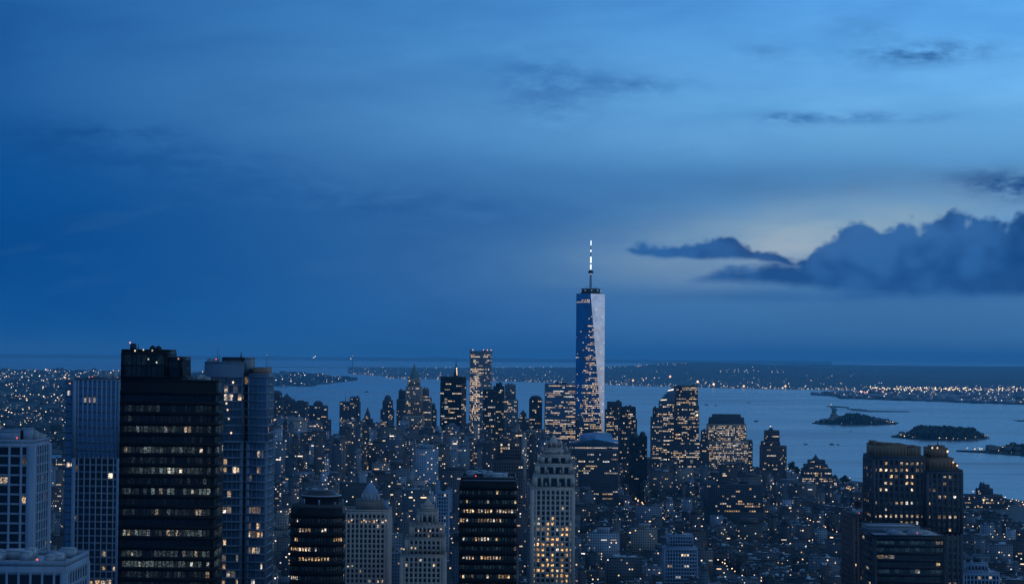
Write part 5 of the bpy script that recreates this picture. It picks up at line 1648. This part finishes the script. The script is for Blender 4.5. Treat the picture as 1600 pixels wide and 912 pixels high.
# left shore town
P, C, Rr, B, S, T = [], [], [], [], [], []
k = 0
while k < 3200:
    d = 5600 + (27000 - 5600) * nrg.random() ** 1.2
    px = nrg.uniform(-40, 560)
    x = (px - 800) * d / F
    if not inside(BKL, x, d):
        continue
    k += 1
    h = nrg.gamma(2.0, 6) + 5; w = nrg.uniform(18, 70) * (.6 + d / 20000)
    B.append((x, d, 3 + h / 2)); S.append((w, nrg.uniform(20, 60), h)); T.append(np.array((.05, .053, .055)) * nrg.gamma(1.0, 1.0))
    if nrg.random() < .62:
        P.append((x + nrg.uniform(-.4, .4) * w, d - 32, 3 + h * nrg.random())); C.append(WARM[nrg.choice(5, p=(.2, .25, .25, .2, .1))] * (nrg.random() ** 2.0 * 3.2 + .2)); Rr.append(nrg.uniform(.55, 1.15) * d / 3600)
for _ in range(700):
    px = nrg.uniform(-5, 200); py = 580 + 120 * nrg.random() ** 1.3
    x, d = gp(px, py)
    if inside(BKL, x, d):
        P.append((x, d, 22)); C.append(WARM[nrg.choice(5, p=(.3, .25, .2, .15, .1))] * (nrg.random() ** 2.2 * 3.6 + .25)); Rr.append(nrg.uniform(.5, 1.1) * d / 3300)
for _ in range(60):      # bright shore road
    px = nrg.uniform(85, 345); d = 24500 + 900 * math.sin(px * .03)
    P.append(((px - 800) * d / F, d, 14)); C.append(WARM[nrg.integers(1, 5)] * nrg.uniform(.8, 2.2)); Rr.append(nrg.uniform(5, 10))
mb = MB(); mb.boxes(B, S, 0, T)
o = mb.build('far_town', 'city_roof', kind='stuff'); o['label'] = 'low dark sprawl of the town beyond the river'
far_lights('far_town_lights', 'countless tiny lights of the town beyond the river', P, C, Rr)
# harbour flats on the right
P, C, Rr, B, S, T = [], [], [], [], [], []
k = 0
while k < 900:
    py = nrg.uniform(605, 633); px = nrg.uniform(1266, 1660)
    x, d = gp(px, py)
    if not inside(PORT, x, d):
        continue
    k += 1
    h = nrg.uniform(5, 22); w = nrg.uniform(15, 90)
    B.append((x, d, 4 + h / 2)); S.append((w, nrg.uniform(20, 70), h)); T.append(np.array((.12, .12, .125)) * nrg.uniform(.3, 3.2))
    if nrg.random() < .38:
        P.append((x, d - 40, 4 + h)); C.append(WARM[nrg.choice(5, p=(.1, .2, .3, .25, .15))] * (nrg.random() ** 2 * 2.0 + .2)); Rr.append(nrg.uniform(2, 4.5))
for _ in range(230):     # floodlit quay
    px = 1360 + 290 * nrg.random(); py = 605.5 + 3.2 * (px - 1360) / 240 + nrg.normal(0, 1.5)
    d = 15200 - 1500 * (px - 1360) / 240
    x, _, z = at(px, py, d)
    P.append((x, d, max(6, z))); C.append(np.array((1.5, 1.15, .7)) * nrg.uniform(.25, 1.5)); Rr.append(nrg.uniform(2, 5))
for _ in range(40):
    px = nrg.uniform(1345, 1382); d = gd(px, 614.5)
    P.append(((px - 800) * d / F, d, nrg.uniform(6, 22))); C.append(np.array((1.6, .9, .75)) * nrg.uniform(.3, 1.5)); Rr.append(nrg.uniform(2.5, 5))
mb = MB(); mb.boxes(B, S, 0, T)
o = mb.build('harbour_sheds', 'city_roof', kind='stuff'); o['label'] = 'flat sheds and stacks on the harbour flats'
far_lights('harbour_lights', 'glittering line of floodlights along the far harbour quay', P, C, Rr)

# ------------------------------------------------------------------ islands
def clump_trees(mb, pts, r_lo, r_hi, leaves=26):
    for x, y, z, s_ in pts:
        r_ = nrg.uniform(r_lo, r_hi) * s_
        n_ = leaves
        v = nrg.normal(0, 1, (n_, 3)); v /= np.linalg.norm(v, axis=1)[:, None]
        c = np.array((x, y, z + r_ * .75)) + v * r_ * nrg.uniform(.55, 1.05, (n_, 1)) * np.array((1, 1, .85))
        a = nrg.normal(0, 1, (n_, 3)); b_ = nrg.normal(0, 1, (n_, 3))
        a /= np.linalg.norm(a, axis=1)[:, None]; b_ = np.cross(a, b_); b_ /= np.linalg.norm(b_, axis=1)[:, None]
        k = r_ * .45
        mb.quads(np.stack([c - a * k - b_ * k * .6, c + a * k - b_ * k * .6, c + a * k * .7 + b_ * k * .6, c - a * k * .7 + b_ * k * .6], 1))
def island(name, outline, trees_label, n_trees, size, profile, px_lo, px_hi, z=4.0):
    poly = [gp(*p) for p in outline]
    land(name, wobble(poly, 40, 3), z, 'land')
    cx = np.mean([p[0] for p in poly]); cy_ = np.mean([p[1] for p in poly])
    pts = []
    while len(pts) < n_trees:
        x = nrg.uniform(min(p[0] for p in poly), max(p[0] for p in poly)); y = nrg.uniform(min(p[1] for p in poly), max(p[1] for p in poly))
        if inside(poly, x, y):
            px = pix(x, y, 0)[0]
            s_ = profile(px)
            if s_ > .08:
                pts.append((x, y, z + max(0, s_ - .55) * 26 * nrg.random(), s_))
    mb = MB(); clump_trees(mb, pts, size * .6, size)
    o = mb.build('island_trees', 'foliage', kind='stuff'); o['label'] = trees_label
    return poly
LIB = island('island', [(1269, 661), (1280, 658.5), (1300, 656), (1340, 655.5), (1380, 657.5), (1404, 661), (1400, 662.6), (1370, 663.6), (1320, 663.8), (1285, 662.8)], 'dark trees covering the statue island', 420, 15, interp([(1268, .05), (1282, .3), (1292, .5), (1300, .45), (1312, .7), (1330, 1.0), (1345, .85), (1360, .6), (1380, .45), (1396, .2), (1406, .05)]), 0, 0)
ELL = island('island', [(1392, 682.5), (1405, 680.5), (1430, 678.5), (1480, 677.5), (1520, 679.5), (1540, 683), (1546, 684.5), (1530, 686.8), (1500, 688), (1450, 686.8), (1415, 684.8)], 'dark trees on the second, rounder island', 520, 15, interp([(1392, .05), (1410, .3), (1425, .7), (1440, 1.05), (1460, .9), (1480, .95), (1500, .85), (1520, .8), (1535, .45), (1546, .1)]), 0, 0)
PIER = island('pier_ground', [(1494, 704.5), (1530, 705), (1560, 703), (1580, 700), (1620, 698), (1660, 699), (1660, 716), (1600, 711.5), (1570, 709.5), (1540, 707)], 'dark shrubs on the low pier point at the right edge', 240, 9, interp([(1494, 0), (1530, .2), (1560, .5), (1580, .8), (1600, .7), (1660, .8)]), 0, 0)
P, C, Rr = [], [], []
for poly, n_, lo_, hi_ in ((LIB, 16, .3, 1.2), (ELL, 54, .3, 1.8), (PIER, 30, .4, 1.6)):
    k = 0
    while k < n_:
        i = nrg.integers(len(poly)); a = np.array(poly[i]); b_ = np.array(poly[(i + 1) % len(poly)])
        p = a + (b_ - a) * nrg.random(); cen = np.mean(poly, 0); p = p + (cen - p) * nrg.uniform(.04, .3)
        if p[1] > cen[1] and poly is not PIER:
            continue
        k += 1
        P.append((p[0], p[1] - 4, nrg.uniform(6, 12))); C.append(np.array((1.6, 1.1, .6)) * nrg.uniform(lo_, hi_)); Rr.append(nrg.uniform(.9, 2.2))
far_lights('island_lights', 'small warm lamps along the island shores and the pier point', P, C, Rr)

sh_ = MB()
for poly, n_ in ((LIB, 7), (ELL, 22), (PIER, 12)):
    cen = np.mean(poly, 0); k = 0
    while k < n_:
        a = np.array(poly[nrg.integers(len(poly))]); p = cen + (a - cen) * nrg.uniform(.3, .85)
        if p[1] > cen[1] + 5:
            continue
        k += 1
        w_, d2, h_ = nrg.uniform(8, 30), nrg.uniform(8, 14), nrg.uniform(7, 15)
        sh_.box(p[0] - w_ / 2, p[0] + w_ / 2, p[1] - d2 / 2, p[1] + d2 / 2, 3.5, 4 + h_, 0, np.array((.20, .17, .15)) * nrg.uniform(.5, 1.6))
        sh_.loft([np.array([(p[0] - w_ / 2 - .4, p[1] - d2 / 2 - .4, 4 + h_), (p[0] + w_ / 2 + .4, p[1] - d2 / 2 - .4, 4 + h_), (p[0] + w_ / 2 + .4, p[1] + d2 / 2 + .4, 4 + h_), (p[0] - w_ / 2 - .4, p[1] + d2 / 2 + .4, 4 + h_)]), np.array([(p[0] - w_ / 2 + 1, p[1] - .3, 8 + h_), (p[0] + w_ / 2 - 1, p[1] - .3, 8 + h_), (p[0] + w_ / 2 - 1, p[1] + .3, 8 + h_), (p[0] - w_ / 2 + 1, p[1] + .3, 8 + h_)])], 0, True, (.07, .06, .06))
o = sh_.build('island_sheds', 'city_roof', kind='stuff'); o['label'] = 'low pitched sheds half hidden among the island trees'

# statue on its pedestal
d = gd(1303, 659.5)
sx = at(1303, 659.5, d)[0]
t = thing('statue', 'torch-raising robed statue on a tall pedestal at the left end of the tree-covered island', 'statue', (sx, d, 4))
mb = MB()
st_ = []
for k in range(22):
    a_ = k * math.pi / 11; r_ = 30 if k % 2 == 0 else 21
    st_.append((r_ * math.cos(a_), r_ * math.sin(a_)))
mb.loft([ring(np.array(st_), 0), ring(np.array(st_) * .97, 8)]); mb.build('star_base', 'stone_dark', t)
mb = MB(); mb.lathe(0, 0, [(16, 8), (14, 11), (11.5, 11.5), (10.5, 22), (11.5, 22.5), (9.5, 24), (8.5, 33), (10.2, 33.5), (10.2, 36), (8, 36.5)], 4, rot=math.pi / 4); mb.build('pedestal', 'stone_beige', t)
mb = MB()
# robed body: lofted ellipses from hem to neck, then head; right arm up, tablet arm at the side
def ell(cx, cy_, rx, ry, z, n_=12):
    a_ = np.arange(n_) * 2 * math.pi / n_
    return np.stack([cx + rx * np.cos(a_), cy_ + ry * np.sin(a_), np.full(n_, z)], 1)
mb.loft([ell(0, 0, 5.2, 4.6, 36.5), ell(0, 0, 4.9, 4.2, 42), ell(.2, 0, 4.5, 3.9, 50), ell(.2, -.2, 4.2, 3.5, 56), ell(0, 0, 4.6, 3.4, 61), ell(0, 0, 3.4, 2.6, 64.5), ell(0, 0, 1.4, 1.4, 66), ell(0, -.2, 1.9, 2.1, 68), ell(0, -.1, 2.1, 2.2, 70), ell(0, 0, 1.5, 1.6, 71.8), ell(0, 0, .4, .4, 72.5)])
mb.loft([ell(-3.6, 0, 1.9, 1.7, 61.5, 8), ell(-4.9, 0, 1.6, 1.5, 66, 8), ell(-5.4, -.2, 1.2, 1.2, 71, 8), ell(-5.7, -.3, .9, .9, 75.5, 8)])
mb.loft([ell(3.6, -.6, 1.8, 1.6, 62, 8), ell(4.8, -1.2, 1.6, 1.6, 58, 8), ell(4.6, -2.6, 1.3, 1.3, 55, 8), ell(4.0, -3.4, .8, .8, 54.6, 8)])
mb.build('figure', 'copper_green', t)
mb = MB(); mb.boxes([(4.4, -3.6, 57.5)], [(2.6, .8, 5.6)]); mb.build('tablet', 'copper_green', t)
mb = MB(); mb.lathe(-5.8, -.3, [(.5, 75), (.6, 78), (1.6, 79.5), (1.7, 80.3)], 8); tor = mb.build('torch', 'copper_green', t)
mb = MB(); mb.lathe(-5.8, -.3, [(.9, 80.3), (1.3, 81.6), (.2, 84)], 8, lit=(1.0, .75, .35)); mb.build('flame', 'lamp_light', tor)
mb = MB()
for k in range(7):
    a_ = math.pi * (k + .5) / 7
    mb.tris([[(1.9 * math.cos(a_) - .25, .3, 70.5 + 1.9 * math.sin(a_)), (1.9 * math.cos(a_) + .25, .3, 70.5 + 1.9 * math.sin(a_)), (4.0 * math.cos(a_), .3, 70.8 + 4.0 * math.sin(a_))],
             [(1.9 * math.cos(a_), .05, 70.5 + 1.9 * math.sin(a_)), (1.9 * math.cos(a_), .55, 70.5 + 1.9 * math.sin(a_)), (4.0 * math.cos(a_), .3, 70.8 + 4.0 * math.sin(a_))]])
mb.build('ray_crown', 'copper_green', t, kind='stuff')
t.scale = (2.1, 2.1, .86)

# breakwaters behind the islands
for k, (pts, lab) in enumerate((([(1291, 634.6), (1306, 634.2), (1327, 636), (1326, 637.2), (1300, 635.8)], 0), ([(1322, 638), (1345, 639), (1362, 641.6), (1420, 642.6), (1421, 643.3), (1358, 643), (1330, 640.6)], 0), ([(1583, 656.4), (1640, 657), (1640, 659), (1590, 657.8)], 0))):
    land('breakwater', wobble([gp(*p) for p in pts], 60, 3), 2.0, 'land')

# big shed on the pier point
d = gd(1583, 701); x = at(1583, 701, d)[0]
t = thing('pier_house', 'small lit white house on the low pier point at the right edge', 'building', (x, d, 4))
mb = MB(); mb.box(-9, 9, -7, 7, 0, 12); mb.build('wall', 'concrete_pale', t)
mb = MB(); mb.loft([np.array([(-10, -8, 12), (10, -8, 12), (10, 8, 12), (-10, 8, 12)]), np.array([(-7, -1, 17), (7, -1, 17), (7, 1, 17), (-7, 1, 17)])]); mb.build('roof', 'roof_dark', t)
for x_ in (-6, -2, 2, 6):
    mb = MB(); mb.quads([[(x_ - 1.2, -7.1, 6), (x_ + 1.2, -7.1, 6), (x_ + 1.2, -7.1, 10), (x_ - 1.2, -7.1, 10)]], 0, [(.8, .85, .9)]); mb.build('window', 'pane', t)

# boats on the bay
def boat(px, py, L, label, cabins=1, lit=.5, ang=0.0):
    x, d = gp(px, py)
    t = thing('ferry', label, 'boat', (x, d, 0), ang, 'boats on the bay')
    w = L * .26
    xs_ = np.array([-.5, -.42, .25, .42, .5]) * L; ws = np.array([.8, 1, 1, .6, .05]) * w / 2
    lo = np.concatenate([np.c_[xs_, -ws * .7, np.full(5, -.5)], np.c_[xs_[::-1], ws[::-1] * .7, np.full(5, -.5)]])
    hi = np.concatenate([np.c_[xs_ * 1.03, -ws, np.full(5, L * .07 + .5)], np.c_[xs_[::-1] * 1.03, ws[::-1], np.full(5, L * .07 + .5)]])
    mb = MB(); mb.loft([lo, hi]); mb.build('hull', 'metal_dark', t)
    z = L * .07 + .5
    mb = MB(); mb.box(-L * .38, L * .24, -w * .4, w * .4, z, z + L * .07)
    mb.box(-L * .30, L * .14, -w * .34, w * .34, z + L * .07, z + L * .13); mb.build('cabin', 'stone_dark', t)
    mb = MB(); mb.box(L * .05, L * .15, -w * .25, w * .25, z + L * .13, z + L * .18); mb.build('wheelhouse', 'metal_dark', t)
    mb = MB(); mb.lathe(-L * .12, 0, [(L * .025, z + L * .13), (L * .022, z + L * .22)], 8); mb.build('funnel', 'metal_black', t)
    mast(t, L * .06, 0, z + L * .18, z + L * .3, .2)
    if lit:
        beacon(t, L * .06, 0, z + L * .3, (lit, lit * .85, lit * .6), .5, 'mast_lamp')
boat(1300, 694.2, 17, 'larger of two dark boats side by side left of the twin crowned tower', lit=.0, ang=.1)
boat(1309.5, 694.4, 10, 'smaller of two dark boats side by side left of the twin crowned tower', lit=.0, ang=-.2)
boat(1104, 632.6, 24, 'dark boat on open water right of the set-back office tower', lit=.2)
boat(1119, 633.4, 16, 'small dark boat trailing another, right of the set-back office tower', lit=.1, ang=.3)
boat(1170, 629.3, 20, 'single dark boat mid-bay above the mansard office tower', lit=.0, ang=.4)
boat(1329, 674.2, 10, 'tiny dark boat on the water between the two islands', lit=.0)
boat(1259, 694.0, 14, 'tiny dark boat near the shore above the stepped ziggurat block', lit=.0)
boat(1182, 658.2, 22, 'low dark boat in the bay right of the mansard office tower', lit=.0, ang=-.3)
boat(573, 612.5, 34, 'faint boat far out on the bay above the twin-masted tower', lit=.0)

# suspension bridge far out
DB = 30000.0
xl, xr = at(417, 560, DB)[0], at(551, 560, DB)[0]
t = thing('suspension_bridge', 'faint grey suspension bridge far out across the narrows', 'bridge', ((xl + xr) / 2, DB, 0))
hs = (xr - xl) / 2; zd, ztw = 56.0, 222.0
for s_ in (-1, 1):
    mb = MB()
    for q in (-14, 14):
        mb.boxes([(s_ * hs, q, ztw / 2)], [(11, 9, ztw)])
    for z in (60, 140, 214):
        mb.boxes([(s_ * hs, 0, z)], [(9, 22, 10)])
    mb.build('bridge_tower', 'concrete_grey', t)
    beacon(t, s_ * hs, 0, ztw + 6, (.8, .7, .6), 6, 'tower_lamp')
mb = MB(); mb.box(-hs - 900, hs + 900, -14, 14, zd - 4, zd + 4); mb.build('deck', 'concrete_grey', t)
for q in (-14, 14):
    xs_ = np.linspace(-hs, hs, 41); zs_ = zd + 8 + (ztw - zd - 8) * (xs_ / hs) ** 2
    mb = MB()
    for i in range(40):
        mb.quads([[(xs_[i], q, zs_[i] - 1.5), (xs_[i + 1], q, zs_[i + 1] - 1.5), (xs_[i + 1], q, zs_[i + 1] + 1.5), (xs_[i], q, zs_[i] + 1.5)], [(xs_[i], q - 1.5, zs_[i]), (xs_[i + 1], q - 1.5, zs_[i + 1]), (xs_[i + 1], q + 1.5, zs_[i + 1]), (xs_[i], q + 1.5, zs_[i])]])
    for s_ in (-1, 1):
        mb.quads([[(s_ * hs, q, ztw - 1.5), (s_ * (hs + 900), q, zd - 1.5), (s_ * (hs + 900), q, zd + 1.5), (s_ * hs, q, ztw + 1.5)]])
    mb.build('main_cable', 'metal_steel', t)
mb = MB()
for x_ in np.linspace(-hs, hs, 41)[1:-1]:
    zc = zd + 8 + (ztw - zd - 8) * (x_ / hs) ** 2
    for q in (-14, 14):
        mb.boxes([(x_, q, (zd + zc) / 2)], [(1, 1, zc - zd)])
mb.build('suspenders', 'metal_steel', t, kind='stuff')
for px, py in ((490, 558.5), (492.5, 556.5), (548, 560)):
    x_, _, z_ = at(px, py, DB)
    beacon(t, x_ - (xl + xr) / 2, 0, z_, (1.3, 1.2, 1.0), 8, 'cable_lamp')

# trees at the shore
def tree(px, d, h, w, label):
    x = at(px, 700, d)[0]
    t = thing('shore_tree', label, 'tree', (x, d, GZ))
    mb = MB(); mb.lathe(0, 0, [(h * .035, 0), (h * .025, h * .3), (h * .015, h * .6), (.1, h * .8)], 7)
    for k in range(6):
        a_ = k * 1.05; p0 = np.array((0, 0, h * (.3 + .05 * k))); p1 = np.array((math.cos(a_) * w * .3, math.sin(a_) * w * .3, h * (.5 + .05 * k)))
        s1 = np.array((-math.sin(a_), math.cos(a_), 0)) * h * .01; s2 = np.array((0, 0, h * .012))
        mb.quads([[p0 - s1, p0 + s1, p1 + s1 * .3, p1 - s1 * .3], [p0 - s2, p0 + s2, p1 + s2 * .3, p1 - s2 * .3]])
    mb.build('trunk', 'timber', t)
    pts = []
    for _ in range(38):
        v = nrg.normal(0, 1, 3); v /= np.linalg.norm(v); r_ = nrg.random() ** .5
        pts.append((v[0] * w * .42 * r_, v[1] * w * .42 * r_, h * .56 + v[2] * h * .34 * r_, 1))
    mb = MB(); clump_trees(mb, pts, w * .09, w * .16, 30); mb.build('crown', 'foliage', t)
tree(1237, 4650, 34, 24, 'larger dark shore tree between the brown brick tower and the stepped shore block')
tree(1246, 4620, 24, 16, 'smaller dark shore tree next to the stepped shore block')
tree(1180, 4600, 22, 18, 'round dark tree between the mansard tower and the brown brick tower')
tree(1320, 4350, 18, 22, 'low dark tree on the shoreline left of the twin crowned tower')

# ------------------------------------------------------------------ haze over the bay and the city
mb = MB()
mb.box(-395000, 395000, -2600, 392000, -3.0, 640.0)
hz = mb.build('haze', [], kind='stuff')
hm = bpy.data.materials.new('haze_air')
hm.use_nodes = True
hm.node_tree.nodes.clear()
hn = NT(hm.node_tree)
pv = hn.new('ShaderNodeVolumePrincipled')
pv.inputs['Color'].default_value = (.24, .72, 1.0, 1.0)
pv.inputs['Density'].default_value = 2.1e-5
pv.inputs['Anisotropy'].default_value = 0.0
ho = hn.new('ShaderNodeOutputMaterial')
hm.node_tree.links.new(pv.outputs[0], ho.inputs['Volume'])
hz.data.materials.append(hm)
